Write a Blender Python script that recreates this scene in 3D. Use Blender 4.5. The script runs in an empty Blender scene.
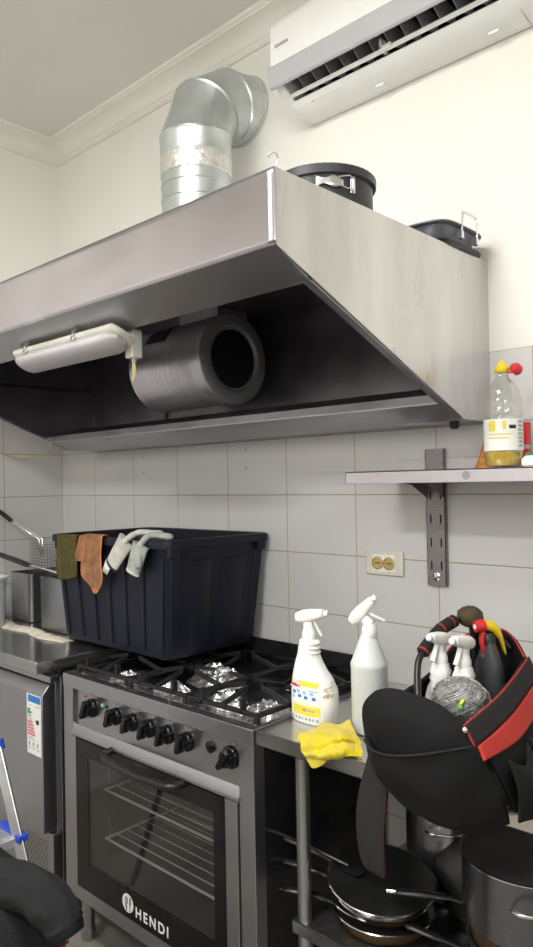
import bpy, bmesh, math, random
from math import pi, sin, cos, radians as R
from mathutils import Vector as V, Matrix, noise
random.seed(7)
C = bpy.context.scene.collection

# ------------------------------------------------------------------ materials
def M(name, col, rough=.5, metal=0., var=0., vscale=8., bump=0., bscale=60., stretch=(1, 1, 1), trans=0., ior=1.45,
      coat=0., col2=None, spec=.5, sheen=0.):
    m = bpy.data.materials.new(name); m.use_nodes = True
    nt = m.node_tree; b = nt.nodes['Principled BSDF']
    b.inputs['Base Color'].default_value = (*col, 1)
    b.inputs['Roughness'].default_value = rough
    b.inputs['Metallic'].default_value = metal
    b.inputs['Transmission Weight'].default_value = trans
    b.inputs['IOR'].default_value = ior
    b.inputs['Coat Weight'].default_value = coat
    b.inputs['Specular IOR Level'].default_value = spec
    b.inputs['Sheen Weight'].default_value = sheen
    if var or bump or col2:
        tc = nt.nodes.new('ShaderNodeTexCoord'); mp = nt.nodes.new('ShaderNodeMapping')
        mp.inputs['Scale'].default_value = stretch
        nt.links.new(tc.outputs['Object'], mp.inputs['Vector'])
    if var or col2:
        n = nt.nodes.new('ShaderNodeTexNoise'); n.inputs['Scale'].default_value = vscale; n.inputs['Detail'].default_value = 6
        nt.links.new(mp.outputs[0], n.inputs['Vector'])
        r = nt.nodes.new('ShaderNodeValToRGB')
        r.color_ramp.elements[0].position = .3; r.color_ramp.elements[1].position = .7
        c2 = col2 or tuple(max(0, c * (1 - var)) for c in col)
        c1 = col if col2 else tuple(min(1, c * (1 + var * .6)) for c in col)
        r.color_ramp.elements[0].color = (*c2, 1); r.color_ramp.elements[1].color = (*c1, 1)
        nt.links.new(n.outputs['Fac'], r.inputs['Fac']); nt.links.new(r.outputs[0], b.inputs['Base Color'])
        rr = nt.nodes.new('ShaderNodeMapRange'); rr.inputs['To Min'].default_value = max(0, rough - .06); rr.inputs['To Max'].default_value = min(1, rough + .08)
        nt.links.new(n.outputs['Fac'], rr.inputs['Value']); nt.links.new(rr.outputs[0], b.inputs['Roughness'])
    if bump:
        n2 = nt.nodes.new('ShaderNodeTexNoise'); n2.inputs['Scale'].default_value = bscale; n2.inputs['Detail'].default_value = 4
        nt.links.new(mp.outputs[0], n2.inputs['Vector'])
        bp = nt.nodes.new('ShaderNodeBump'); bp.inputs['Strength'].default_value = bump; bp.inputs['Distance'].default_value = .01
        nt.links.new(n2.outputs['Fac'], bp.inputs['Height']); nt.links.new(bp.outputs[0], b.inputs['Normal'])
    return m

def glassy(name, tint, refl=.08, rough=.02, top=.7):
    m = bpy.data.materials.new(name); m.use_nodes = True; nt = m.node_tree
    nt.nodes.remove(nt.nodes['Principled BSDF']); out = nt.nodes['Material Output']
    t = nt.nodes.new('ShaderNodeBsdfTransparent'); t.inputs[0].default_value = (*tint, 1)
    g = nt.nodes.new('ShaderNodeBsdfGlossy'); g.inputs['Roughness'].default_value = rough
    lw = nt.nodes.new('ShaderNodeLayerWeight'); lw.inputs[0].default_value = .25
    mr = nt.nodes.new('ShaderNodeMapRange'); mr.inputs['To Min'].default_value = refl; mr.inputs['To Max'].default_value = top
    nt.links.new(lw.outputs['Facing'], mr.inputs['Value'])
    mx = nt.nodes.new('ShaderNodeMixShader'); nt.links.new(mr.outputs[0], mx.inputs[0])
    nt.links.new(t.outputs[0], mx.inputs[1]); nt.links.new(g.outputs[0], mx.inputs[2]); nt.links.new(mx.outputs[0], out.inputs[0])
    return m

def wall_mat(name, axis, off, pitch):
    """cream paint above, glazed 30x20 tiles with brown grout below z=1.885"""
    m = bpy.data.materials.new(name); m.use_nodes = True; nt = m.node_tree; b = nt.nodes['Principled BSDF']
    L = nt.links.new; N = nt.nodes.new
    geo = N('ShaderNodeNewGeometry'); sep = N('ShaderNodeSeparateXYZ'); L(geo.outputs['Position'], sep.inputs[0])
    def math(op, a, bv=None, clamp=False):
        n = N('ShaderNodeMath'); n.operation = op; n.use_clamp = clamp
        if hasattr(a, 'links'): L(a, n.inputs[0])
        else: n.inputs[0].default_value = a
        if bv is not None:
            if hasattr(bv, 'links'): L(bv, n.inputs[1])
            else: n.inputs[1].default_value = bv
        return n.outputs[0]
    def line(v, o, p, w):
        a = math('DIVIDE', math('SUBTRACT', v, o), p)
        fr = math('FRACT', math('ADD', a, 100.5))
        d = math('MULTIPLY', math('ABSOLUTE', math('SUBTRACT', fr, .5)), p)
        return math('LESS_THAN', d, w)
    lx = line(sep.outputs[axis], off, pitch, .0016); lz = line(sep.outputs['Z'], 1.485, .2, .0017)
    g = math('MAXIMUM', lx, lz)
    tile = math('LESS_THAN', sep.outputs['Z'], 1.885)
    ns = N('ShaderNodeTexNoise'); ns.inputs['Scale'].default_value = 3.; L(geo.outputs['Position'], ns.inputs['Vector'])
    def mix(f, a, bb):
        n = N('ShaderNodeMix'); n.data_type = 'RGBA'
        L(f, n.inputs['Factor'])
        for s, v in ((6, a), (7, bb)):
            if hasattr(v, 'links'): L(v, n.inputs[s])
            else: n.inputs[s].default_value = (*v, 1)
        return n.outputs[2]
    tilec = mix(ns.outputs['Fac'], (.62, .615, .61), (.67, .665, .66))
    gc = mix(ns.outputs['Fac'], (.30, .21, .12), (.46, .38, .27))
    paint = mix(ns.outputs['Fac'], (.82, .805, .745), (.85, .84, .785))
    tg = mix(g, tilec, gc)
    col = mix(tile, paint, tg); L(col, b.inputs['Base Color'])
    ro = math('SUBTRACT', .75, math('MULTIPLY', math('MULTIPLY', tile, math('SUBTRACT', 1., g)), .5)); L(ro, b.inputs['Roughness'])
    bp = N('ShaderNodeBump'); bp.inputs['Strength'].default_value = .25; bp.inputs['Distance'].default_value = .002
    L(math('SUBTRACT', 1., math('MULTIPLY', g, tile)), bp.inputs['Height']); L(bp.outputs[0], b.inputs['Normal'])
    return m

STEEL = M('brushed_steel', (.40, .40, .42), .28, .97, .02, 1.2)
STEELH = M('hood_steel', (.60, .585, .60), .24, .95, .10, 2.2, .03, 4)
STEELF = M('hood_front_steel', (.50, .47, .50), .21, .95, .12, 2.6, .03, 4)
STEELS = M('hood_side_steel', (.62, .605, .60), .27, .93, .16, 2.2, 0, 4, (1, 4.5, .8))
STEELT = M('table_top_steel', (.60, .59, .57), .19, .95, .10, 7)
STEELX = M('worn_steel_top', (.43, .43, .42), .17, .95, .16, 9, .03, 60)
STEELD = M('shade_darkened_steel', (.24, .23, .25), .33, .85, .35, 5, .05, 20)  # steel darkened to paint in the hood's inner shade; also lines the pots
CHROME = M('chrome', (.75, .75, .75), .15, 1.)
GALV = M('galvanised_sheet', (.62, .66, .66), .33, .85, .12, 14, .02, 20)
GALVD = M('dull_galvanised_sheet', (.60, .58, .62), .34, .8, .22, 9, .08, 30, (30, 1, 1))
FOILT = M('foil_tape', (.78, .77, .73), .38, .7, .15, 40, .6, 50)
FOIL = M('crumpled_foil', (.80, .80, .80), .22, .95, .25, 25, .8, 70)
PAINT = M('ceiling_paint', (.77, .755, .71), .8, 0, .03, 2)
CORN = M('cornice_paint', (.83, .815, .75), .7, 0, .02, 3)
WHITEP = M('white_plastic', (.86, .86, .83), .35, 0, .02, 6)
OFFW = M('aged_white_plastic', (.72, .70, .62), .4, 0, .10, 12)
DIFF = M('frosted_diffuser', (.46, .45, .46), .3, 0, .05, 8)
GREYP = M('grey_plastic', (.46, .47, .48), .4, 0, .03, 6)
BLK = M('black_plastic', (.012, .012, .013), .33, 0)
BLKG = M('gloss_black', (.006, .006, .007), .14, 0, spec=.35)
IRON = M('cast_iron', (.016, .016, .017), .42, .2, .3, 30, .25, 90)
ENAM = M('black_enamel', (.014, .014, .016), .28, 0, .25, 12)
CRATE = M('dark_navy_plastic', (.008, .009, .020), .42, 0, .25, 7, .05, 30, spec=.35)
NONST = M('nonstick_coating', (.010, .010, .010), .33, 0, .2, 20)
NONSTG = M('grey_nonstick', (.045, .045, .05), .4, .2, .15, 20)
ROASTG = M('slate_enamel', (.15, .155, .18), .42, .3, .12, 20)
BROWN = M('browned_pan_base', (.17, .11, .05), .35, .75, .35, 14)
FAB = M('black_nylon', (.0075, .0075, .0085), .8, 0, .3, 40, .12, 300, spec=.3)
FABG = M('charcoal_webbing', (.017, .017, .017), .85, 0, .2, 60, .4, 500)
RED = M('red_fabric', (.46, .03, .02), .7, 0, .15, 30)
REDP = M('red_plastic', (.60, .03, .035), .35, 0)
YELP = M('yellow_plastic', (.80, .58, .02), .35, 0)
JACK = M('black_fleece', (.012, .0125, .014), .9, 0, .25, 30, .3, 200)
YCLOTH = M('yellow_microfibre', (.72, .58, .015), .9, 0, .12, 30, .5, 300, sheen=.3)
OLIVE = M('olive_cloth', (.085, .070, .015), .9, 0, .4, 40, .7, 250)
ORANGE = M('faded_orange_cloth', (.33, .16, .075), .9, 0, .4, 30, .7, 250)
ORTRIM = M('orange_hem', (.62, .20, .08), .85, 0, .1, 30)
GLOVE = M('white_knit', (.60, .58, .52), .9, 0, .2, 40, .6, 300)
GLOVEG = M('grey_knit', (.40, .42, .39), .9, 0, .2, 40, .6, 300)
TOWEL = M('cream_cloth', (.66, .61, .50), .9, 0, .25, 20, .5, 150)
PAIL = M('pale_bucket_plastic', (.52, .56, .56), .35, 0, .04, 10)
MILKY = M('milky_plastic', (.66, .69, .68), .38, 0, .05, 12)
LABELW = M('label_white', (.82, .82, .78), .45)
LBLUE = M('print_blue', (.03, .19, .58), .45)
LSKY = M('print_sky_blue', (.30, .55, .80), .45)
LGREEN = M('print_green', (.02, .24, .16), .45)
LTEAL = M('print_pale_green', (.25, .55, .42), .45)
LORNG = M('print_peach', (.80, .52, .33), .45)
LPINK = M('print_rose', (.66, .18, .22), .45)
LRED = M('print_red', (.62, .02, .03), .45)
LYEL = M('print_yellow', (.76, .66, .06), .45)
LBLK = M('print_black', (.02, .02, .02), .45)
LGREY = M('print_grey', (.38, .38, .40), .45)
LBROWN = M('brown_stain', (.52, .42, .28), .6)
OILM = M('cooking_oil', (.62, .43, .05), .08)
PETM = glassy('clear_bottle_plastic', (.93, .94, .92), .08, .05)
OVENG = glassy('smoked_oven_glass', (.78, .78, .79), .02, .03, .30)
OVENI = M('oven_enamel', (.045, .045, .045), .4, 0, .15, 12)
FLOORM = M('floor_vinyl', (.34, .31, .27), .45, 0, .15, 7)
BRUSHM = M('brush_bristles', (.115, .085, .045), .9, 0, .4, 60, .9, 300)
SCRUB = M('wire_scrubber', (.30, .30, .29), .6, .2, .5, 70, .5, 160)
GOLD = M('socket_brass', (.62, .48, .20), .35, .6)
YCAB = M('cable_yellow', (.62, .53, .30), .5)
ALU = M('ladder_aluminium', (.66, .67, .69), .38, .8, .1, 20)
BLUEP = M('blue_plastic', (.03, .07, .52), .4)
BURG = M('dark_red_cord', (.22, .03, .02), .6)
SHELFM = M('shelf_steel', (.60, .56, .60), .38, .6, .06, 8, .06, 30, (30, 1, 1))
SHELFB = M('bracket_steel', (.30, .275, .285), .42, .75, .15, 9, .05, 30, (1, 1, 30))
GREENP = M('green_wrapper', (.02, .25, .06), .35)
PACK = M('red_snack_wrapper', (.50, .06, .03), .3, .1, 0, 60, .2, 60, col2=(.60, .42, .08))
PATCH = M('bare_plaster', (.60, .58, .53), .9, 0, .15, 12)

# ------------------------------------------------------------------ geometry
class G:
    def __init__(s): s.v = []; s.f = []; s.mi = []; s.m = Matrix.Identity(4); s.k = 0
    def add(s, vs, fs, k=None):
        o = len(s.v); s.v += [s.m @ V(p) for p in vs]
        s.f += [tuple(i + o for i in f) for f in fs]; s.mi += [s.k if k is None else k] * len(fs); return s
    def box(s, a, b, k=None):
        x0, y0, z0 = [min(p, q) for p, q in zip(a, b)]; x1, y1, z1 = [max(p, q) for p, q in zip(a, b)]
        return s.add([(x0, y0, z0), (x1, y0, z0), (x1, y1, z0), (x0, y1, z0), (x0, y0, z1), (x1, y0, z1), (x1, y1, z1), (x0, y1, z1)],
                     [(0, 3, 2, 1), (4, 5, 6, 7), (0, 1, 5, 4), (1, 2, 6, 5), (2, 3, 7, 6), (3, 0, 4, 7)], k)
    def prism(s, poly, axis, a, b, k=None):
        n = len(poly)
        def P(p, t):
            if axis == 'x': return (t, p[0], p[1])
            if axis == 'y': return (p[0], t, p[1])
            return (p[0], p[1], t)
        vs = [P(p, a) for p in poly] + [P(p, b) for p in poly]
        fs = [tuple(range(n)), tuple(reversed(range(n, 2 * n)))] + [(i, i + n, (i + 1) % n + n, (i + 1) % n) for i in range(n)]
        return s.add(vs, fs, k)
    def rings(s, rs, close=True, cap0=True, cap1=True, k=None):
        n = len(rs[0]); vs = [p for r in rs for p in r]; fs = []
        for i in range(len(rs) - 1):
            for j in range(n if close else n - 1):
                a = i * n + j; b = i * n + (j + 1) % n; fs.append((a, b, b + n, a + n))
        if cap0: fs.append(tuple(reversed(range(n))))
        if cap1: fs.append(tuple((len(rs) - 1) * n + j for j in range(n)))
        return s.add(vs, fs, k)
    def lathe(s, prof, seg=40, k=None, cap0=True, cap1=True):
        rs = [[(r * cos(2 * pi * j / seg), r * sin(2 * pi * j / seg), z) for j in range(seg)] for r, z in prof]
        return s.rings(rs, True, cap0 and prof[0][0] > 0, cap1 and prof[-1][0] > 0, k)
    def loft(s, secs, seg=32, n=2.6, k=None):
        """secs: (z, cx, cy, rx, ry)"""
        rs = []
        for z, cx, cy, rx, ry in secs:
            r = []
            for j in range(seg):
                t = 2 * pi * j / seg; c, d = cos(t), sin(t)
                r.append((cx + rx * math.copysign(abs(c) ** (2 / n), c), cy + ry * math.copysign(abs(d) ** (2 / n), d), z))
            rs.append(r)
        return s.rings(rs, True, True, True, k)
    def tube(s, pts, r, seg=10, k=None, flat=1., up=None, caps=True):
        pts = [V(p) for p in pts]; n = len(pts)
        rad = r if isinstance(r, (list, tuple)) else [r] * n
        rs = []; prev = None
        for i, p in enumerate(pts):
            t = (pts[min(i + 1, n - 1)] - pts[max(i - 1, 0)]).normalized()
            if prev is None:
                u = V(up) if up else (V((0, 0, 1)) if abs(t.z) < .9 else V((1, 0, 0)))
            else: u = prev
            u = (u - t * u.dot(t)).normalized(); w = t.cross(u); prev = u
            rs.append([tuple(p + (u * cos(2 * pi * j / seg) * flat + w * sin(2 * pi * j / seg)) * rad[i]) for j in range(seg)])
        return s.rings(rs, True, caps, caps, k)
    def grid(s, fn, nu, nv, k=None, cu=False):
        vs = [fn(i / (nu if cu else nu - 1), j / (nv - 1)) for j in range(nv) for i in range(nu)]
        fs = []
        for j in range(nv - 1):
            for i in range(nu if cu else nu - 1):
                a = j * nu + i; b = j * nu + (i + 1) % nu; fs.append((a, b, b + nu, a + nu))
        return s.add(vs, fs, k)
    def at(s, loc=(0, 0, 0), rz=0., rx=0., ry=0., sc=1.):
        s.m = Matrix.Translation(loc) @ Matrix.Rotation(rz, 4, 'Z') @ Matrix.Rotation(ry, 4, 'Y') @ Matrix.Rotation(rx, 4, 'X') @ Matrix.Scale(sc, 4)
        return s

def smooth_path(pts, n=8):
    P = [V(p) for p in pts]; out = []
    for i in range(len(P) - 1):
        a = P[max(i - 1, 0)]; b = P[i]; c = P[i + 1]; d = P[min(i + 2, len(P) - 1)]
        for t in range(n):
            u = t / n
            out.append(.5 * ((2 * b) + (c - a) * u + (2 * a - 5 * b + 4 * c - d) * u * u + (3 * b - 3 * c + d - a) * u ** 3))
    out.append(P[-1]); return out

def root_of(o):
    while o.parent: o = o.parent
    return o
def O(name, g, mats, parent=None, bevel=0., seg=2, smooth=True, ang=38, loc=None, solid=0., sub=0, kind=None, label=None, fix=True):
    me = bpy.data.meshes.new(name)
    base = V(loc) if loc else (V(root_of(parent).location) if parent else V((0, 0, 0)))
    bm = bmesh.new(); vs = [bm.verts.new(p - base) for p in g.v]
    mats = mats if isinstance(mats, (list, tuple)) else [mats]
    for f, k in zip(g.f, g.mi):
        try: fc = bm.faces.new([vs[i] for i in f])
        except ValueError: continue
        fc.material_index = k; fc.smooth = smooth
    if fix: bmesh.ops.recalc_face_normals(bm, faces=bm.faces)
    if smooth:
        for e in bm.edges:
            if len(e.link_faces) == 2 and e.calc_face_angle(0) > R(ang): e.smooth = False
    bm.to_mesh(me); bm.free()
    for m in mats: me.materials.append(m)
    o = bpy.data.objects.new(name, me); C.objects.link(o)
    if parent: o.parent = parent
    else: o.location = base
    if solid:
        md = o.modifiers.new('s', 'SOLIDIFY'); md.thickness = solid; md.offset = 0
    if sub:
        md = o.modifiers.new('u', 'SUBSURF'); md.levels = sub; md.render_levels = sub
    if bevel:
        md = o.modifiers.new('b', 'BEVEL'); md.width = bevel; md.segments = seg; md.limit_method = 'ANGLE'; md.angle_limit = R(40)
    if kind: o['kind'] = kind
    if label: o['label'] = label
    return o
def T(name, label, cat, loc, group=None):
    o = bpy.data.objects.new(name, None); C.objects.link(o); o.location = loc; o.empty_display_size = .05
    return tag(o, label, cat, group)
def tag(o, label, cat, group=None):
    o['label'] = label; o['category'] = cat
    if group: o['group'] = group
    return o
def S(name, g, m, **k):
    return O(name, g, m, kind='structure', **k)
def copy_thing(o, delta, label):
    r = o.copy(); C.objects.link(r); r.location = o.location + V(delta); r['label'] = label
    for ch in list(o.children):
        c = ch.copy(); C.objects.link(c); c.parent = r
        for g in list(ch.children):
            d = g.copy(); C.objects.link(d); d.parent = c
    return r
def text_mesh(name, body, size, mat, parent, mtx, ext=.0006, offset=0., space=1.):
    cu = bpy.data.curves.new(name, 'FONT'); cu.body = body; cu.size = size; cu.extrude = ext; cu.offset = offset; cu.space_character = space
    cu.align_x = 'LEFT'; cu.align_y = 'BOTTOM_BASELINE'
    t = bpy.data.objects.new(name, cu); C.objects.link(t)
    bpy.context.view_layer.update()
    me = bpy.data.meshes.new_from_object(t.evaluated_get(bpy.context.evaluated_depsgraph_get()))
    bpy.data.objects.remove(t); bpy.data.curves.remove(cu)
    me.name = name
    base = V(root_of(parent).location)
    for v in me.vertices: v.co = (mtx @ v.co) - base
    me.materials.clear(); me.materials.append(mat)
    o = bpy.data.objects.new(name, me); C.objects.link(o); o.parent = parent
    return o
def disc(g, c, n, r, seg=20, k=None, rx=1.):
    """flat disc facing n"""
    n = V(n).normalized(); u = n.orthogonal().normalized(); w = n.cross(u); c = V(c)
    g.add([tuple(c + (u * cos(2 * pi * i / seg) + w * sin(2 * pi * i / seg) * rx) * r) for i in range(seg)], [tuple(range(seg))], k)

# ------------------------------------------------------------------ setting
H = 3.2; XR = 4.3; YF = -3.7
S('floor', G().box((-.1, YF - .1, -.05), (XR + .1, .1, 0)), FLOORM, smooth=False)
S('ceiling', G().box((-.1, YF - .1, H), (XR + .1, .1, H + .08)), PAINT, smooth=False)
wb = G().box((-.1, 0, 0), (XR + .1, .1, H), 0)
for hx, hz in ((.655, 1.649), (.655, 1.58), (1.279, 1.653), (1.279, 1.584)):
    disc(wb, (hx, -.0006, hz), (0, -1, 0), .0035, 10, 1)
S('wall_back', wb, [wall_mat('wall_tiles_back', 'X', .2831, .2992), LBLK], smooth=False, fix=False)
S('wall_left', G().box((-.1, YF, 0), (0, 0, H)), wall_mat('wall_tiles_left', 'Y', -.3035, .3035), smooth=False)
LOWDIM = M('unseen_dim_wall', (.13, .125, .12), .6, 0, .2, 3)  # unseen lower walls coloured dark to dim the steel's reflections
S('wall_right', G().box((XR, YF, 1.3), (XR + .1, 0, H), 0).box((XR, YF, 0), (XR + .1, 0, 1.3), 1), [CORN, LOWDIM], smooth=False)
S('wall_front', G().box((-.1, YF - .1, 1.3), (XR + .1, YF, H), 0).box((-.1, YF - .1, 0), (XR + .1, YF, 1.3), 1), [CORN, LOWDIM], smooth=False)
# cornice: moulded profile (distance from wall, z)
prof = [(0, 3.200), (0, 3.112), (.010, 3.112), (.013, 3.117), (.010, 3.122), (.014, 3.127), (.018, 3.132), (.015, 3.136)]
for i in range(7):
    t = i / 6 * pi / 2
    prof.append((.018 + .060 * (1 - cos(t)), 3.138 + .042 * sin(t)))
prof += [(.084, 3.181), (.088, 3.185), (.085, 3.190), (.092, 3.193), (.097, 3.200)]
g = G(); n = len(prof)
g.rings([[(d, -d, z) for d, z in prof], [(XR, -d, z) for d, z in prof]])
S('trim_1', g, CORN, ang=25)
g = G(); g.rings([[(d, -d, z) for d, z in prof], [(d, YF, z) for d, z in prof]])
S('trim_2', g, CORN, ang=25)

# ------------------------------------------------------------------ extractor hood
hx0, hx1, hf, ht = .30, 2.254, -.885, 2.140
hood = T('range_hood', 'large stainless steel wall-mounted extractor canopy hood over the stove', 'extractor hood', (1.28, 0, 1.688))
t = .004
g = G()
# front panel, slightly dented on its left part
def front(u, v):
    x = hx0 + (hx1 - hx0) * u; z = 1.988 + (ht - 1.988) * v
    d = .004 * math.exp(-((x - 1.34) / .05) ** 2) * (1 - v) - .006 * math.exp(-((x - 1.0) / .10) ** 2) * sin(pi * v) + .003 * math.exp(-((x - .95) / .06) ** 2 - ((v - .5) / .3) ** 2)
    d += .004 * (noise.noise((x * 3, v * 1.5, 3)) ) * sin(pi * v) * (1 if x < 1.7 else max(0, (2.1 - x) / .4))
    return (x, hf + d, z)
O('front_panel', G().grid(front, 90, 12), STEELF, hood, solid=.003)
side = [(0, ht), (hf, ht), (hf, 1.988), (-.155, 1.688), (0, 1.688)]
O('side_panel', G().prism(side, 'x', hx1 - t, hx1), STEELS, hood, bevel=.001)
O('side_panel', G().prism(side, 'x', hx0, hx0 + t), STEELH, hood, bevel=.001)
O('top_panel', G().box((hx0 + t, hf + .002, ht - .003), (hx1 - t, 0, ht)), STEELH, hood)
lip = G()
lip.prism([(hf, 1.988), (hf + .107, 1.938), (hf + .107, 1.944), (hf, 1.994)], 'x', hx0 + t, hx1 - t)
lip.prism([(hf + .107, 1.938), (hf + .109, 1.938), (hf + .109, 1.960), (hf + .107, 1.960)], 'x', hx0 + t, hx1 - t)
O('front_lip', lip, STEEL, hood, label='inward-folded steel lip under the front edge')
for xx, s in ((hx1 - t, -1), (hx0 + t, 1)):
    def lipq(a, b, w=.022):
        return [(a[0], a[1]), (b[0], b[1]), (b[0], b[1] + .006), (a[0], a[1] + .006)]
    O('edge_strip', G().prism(lipq((hf + .1, 1.9415), (-.17, 1.692)), 'x', xx, xx + s * .020), STEEL, hood)
ch = G()
ch.prism([(0, 1.688), (-.155, 1.688), (-.245, 1.7245), (-.245, 1.728), (-.157, 1.692), (0, 1.692)], 'x', hx0 + t, hx1 - t)
O('grease_channel', ch, STEEL, hood)
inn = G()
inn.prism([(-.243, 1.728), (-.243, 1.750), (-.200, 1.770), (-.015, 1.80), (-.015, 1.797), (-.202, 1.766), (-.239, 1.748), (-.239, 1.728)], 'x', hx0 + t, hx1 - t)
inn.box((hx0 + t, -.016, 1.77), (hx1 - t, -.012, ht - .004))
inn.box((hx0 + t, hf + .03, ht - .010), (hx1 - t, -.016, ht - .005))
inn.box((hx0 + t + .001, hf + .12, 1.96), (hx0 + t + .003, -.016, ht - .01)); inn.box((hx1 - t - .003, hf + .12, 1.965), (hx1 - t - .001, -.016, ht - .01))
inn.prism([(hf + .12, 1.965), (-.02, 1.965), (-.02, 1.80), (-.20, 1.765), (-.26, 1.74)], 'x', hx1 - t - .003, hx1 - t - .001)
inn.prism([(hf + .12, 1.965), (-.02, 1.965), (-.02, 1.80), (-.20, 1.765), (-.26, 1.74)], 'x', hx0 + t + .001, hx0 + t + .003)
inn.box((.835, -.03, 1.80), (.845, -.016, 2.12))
O('inner_lining', inn, STEELD, hood, label='inside of the hood, its shade painted into dark steel')
br = G(); br.box((2.02, -.70, 2.02), (2.235, -.66, 2.05)); br.box((2.05, -.66, 2.02), (2.07, -.60, 2.12)); br.box((2.18, -.68, 2.045), (2.235, -.60, 2.052))
O('filter_bracket', br, STEEL, hood)
g = G(); g.at((2.195, -.10, 1.688), rx=pi).lathe([(.014, 0), (.014, .01), (.010, .02), (0, .022)], 18)
O('drain_plug', g, BLK, hood)

# hook on the front corner
hk = tag(O('metal_hook', G().tube(smooth_path([(2.250, -.880, 2.140), (2.255, -.878, 2.152), (2.255, -.878, 2.163), (2.248, -.880, 2.171), (2.239, -.882, 2.170), (2.236, -.883, 2.163)], 6), .0022, 8), CHROME, loc=(2.250, -.88, 2.14)),
         'small bent wire hook on the front corner of the hood', 'hook')

# strip light under the lip
lx0, lx1, ly, lz = 1.105, 1.640, -.796, 1.923
lt = T('strip_light', 'long white sealed strip light fixed under the hood front', 'lamp', ((lx0 + lx1) / 2, ly, lz))
def xloft(secs, seg=24, n=3., flip=False):
    rs = []
    for x, cy, cz, ry, rz in secs:
        rs.append([(x, cy + ry * math.copysign(abs(cos(a)) ** (2 / n), cos(a)), cz + rz * math.copysign(abs(sin(a)) ** (2 / n), sin(a))) for a in [2 * pi * j / seg for j in range(seg)]])
    return rs
def LG():
    g = G(); g.m = Matrix.Translation((0, ly, lz)) @ Matrix.Rotation(R(-25), 4, 'X') @ Matrix.Translation((0, -ly, -lz)); return g
O('base', LG().rings(xloft([(lx0, ly, lz, .020, .006), (lx0 + .015, ly, lz, .044, .013), (lx1 - .015, ly, lz, .044, .013), (lx1, ly, lz, .02, .006)])), OFFW, lt)
O('diffuser', LG().rings(xloft([(lx0 + .008, ly, lz - .016, .016, .006), (lx0 + .03, ly, lz - .018, .036, .019), (lx0 + .05, ly, lz - .020, .039, .022), (lx1 - .05, ly, lz - .020, .039, .022), (lx1 - .03, ly, lz - .018, .036, .019), (lx1 - .008, ly, lz - .016, .016, .006)], n=2.4)), DIFF, lt)
for x in (1.20, 1.46):
    gg = LG(); gg.box((x - .008, ly - .047, lz - .018), (x + .008, ly - .041, lz + .016)); gg.box((x - .005, ly - .052, lz - .008), (x + .005, ly - .046, lz + .012)); gg.box((x - .008, ly - .02, lz + .010), (x + .008, ly + .02, lz + .020))
    O('clip', gg, CHROME, lt, bevel=.001)
jb = T('junction_box', 'small cream junction box beside the strip light, cable dangling', 'junction box', (1.60, -.745, 1.90))
O('box', G().box((1.588, -.762, 1.868), (1.622, -.728, 1.945)), OFFW, jb, bevel=.004)
O('cable_gland', G().at((1.606, -.745, 1.868), rx=pi).lathe([(.007, 0), (.007, .008), (.004, .012)], 14), GREYP, jb)
O('cable', G().tube(smooth_path([(1.606, -.745, 1.858), (1.608, -.743, 1.837), (1.602, -.742, 1.817), (1.596, -.742, 1.81), (1.599, -.743, 1.822), (1.601, -.745, 1.856)], 6), .003, 8), YCAB, jb)
jc = tag(O('hanging_cable', G().tube(smooth_path([(.020, -.50, 1.80), (.020, -.42, 1.735), (.015, -.327, 1.694), (.012, -.26, 1.668), (.012, -.203, 1.663), (.10, -.15, 1.685), (.25, -.20, 1.735), (.296, -.235, 1.722)], 8), .0035, 8), YCAB, loc=(.02, -.5, 1.8)),
         'thin cream cable looping below the hood at the left wall', 'cable')

# blower inside the hood
fx0, fx1, fy, fz, fr = 1.07, 1.45, -.224, 1.945, .150
bl = T('extractor_fan', 'drum-shaped galvanised fan housing with round inlet inside the hood', 'fan', (fx0, fy, fz - fr))
Ry = lambda x: Matrix.Translation((x, fy, fz)) @ Matrix.Rotation(pi / 2, 4, 'Y')
g = G(); g.m = Ry(fx0); L_ = fx1 - fx0
g.lathe([(.0, 0), (fr - .006, 0), (fr, .004), (fr, .012), (fr - .001, .014), (fr - .001, L_ - .07), (fr, L_ - .068), (fr, L_)], 64)
O('drum', g, GALVD, bl)
g = G(); g.m = Ry(fx1)
g.lathe([(fr - .001, -.004), (fr + .002, .000), (fr + .001, .006), (fr - .010, .010), (.118, .012), (.110, .010), (.105, .004), (.103, -.06), (.100, -.06)], 64, cap0=False, cap1=False)
O('inlet_ring', g, M('dull_grey_ring', (.36, .37, .38), .45, .6, .15, 14), bl)
g = G(); g.m = Ry(fx1)
g.lathe([(.098, .0015), (.098, .0020), (.0, .0020)], 48, cap0=False)
g.lathe([(.0, .05), (.0, .05)], 8)
gi = G(); gi.m = Ry(fx1 + .0025)
for i in range(30):
    a = 2 * pi * i / 30
    c, s_ = cos(a), sin(a)
    gi.add([(.07 * c, .07 * s_, 0), (.095 * cos(a + .12), .095 * sin(a + .12), 0), (.095 * cos(a + .16), .095 * sin(a + .16), 0), (.072 * cos(a + .06), .072 * sin(a + .06), 0)], [(0, 1, 2, 3)])
imp = O('impeller', g, BLK, bl, smooth=False)
O('blade_ring', gi, M('dark_blades', (.035, .035, .037), .5, .5), imp, kind='stuff', fix=False)
O('outlet_duct', G().box((1.20, fy - .02, fz + .12), (1.40, fy + .12, ht - .012)), GALVD, bl)
def plate(x0, x1, a0, a1, m, nm):
    gg = G(); gg.grid(lambda u, v: (x0 + (x1 - x0) * u, fy - (fr + .0008) * cos(a0 + (a1 - a0) * v), fz + (fr + .0008) * sin(a0 + (a1 - a0) * v)), 6, 6)
    return O(nm, gg, m, bl, solid=.001)
plate(1.085, 1.130, .78, .94, LABELW, 'label')
plate(1.142, 1.250, .52, .94, M('dark_rating_plate', (.03, .024, .026), .4, .2, .5, 90), 'rating_plate')

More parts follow.
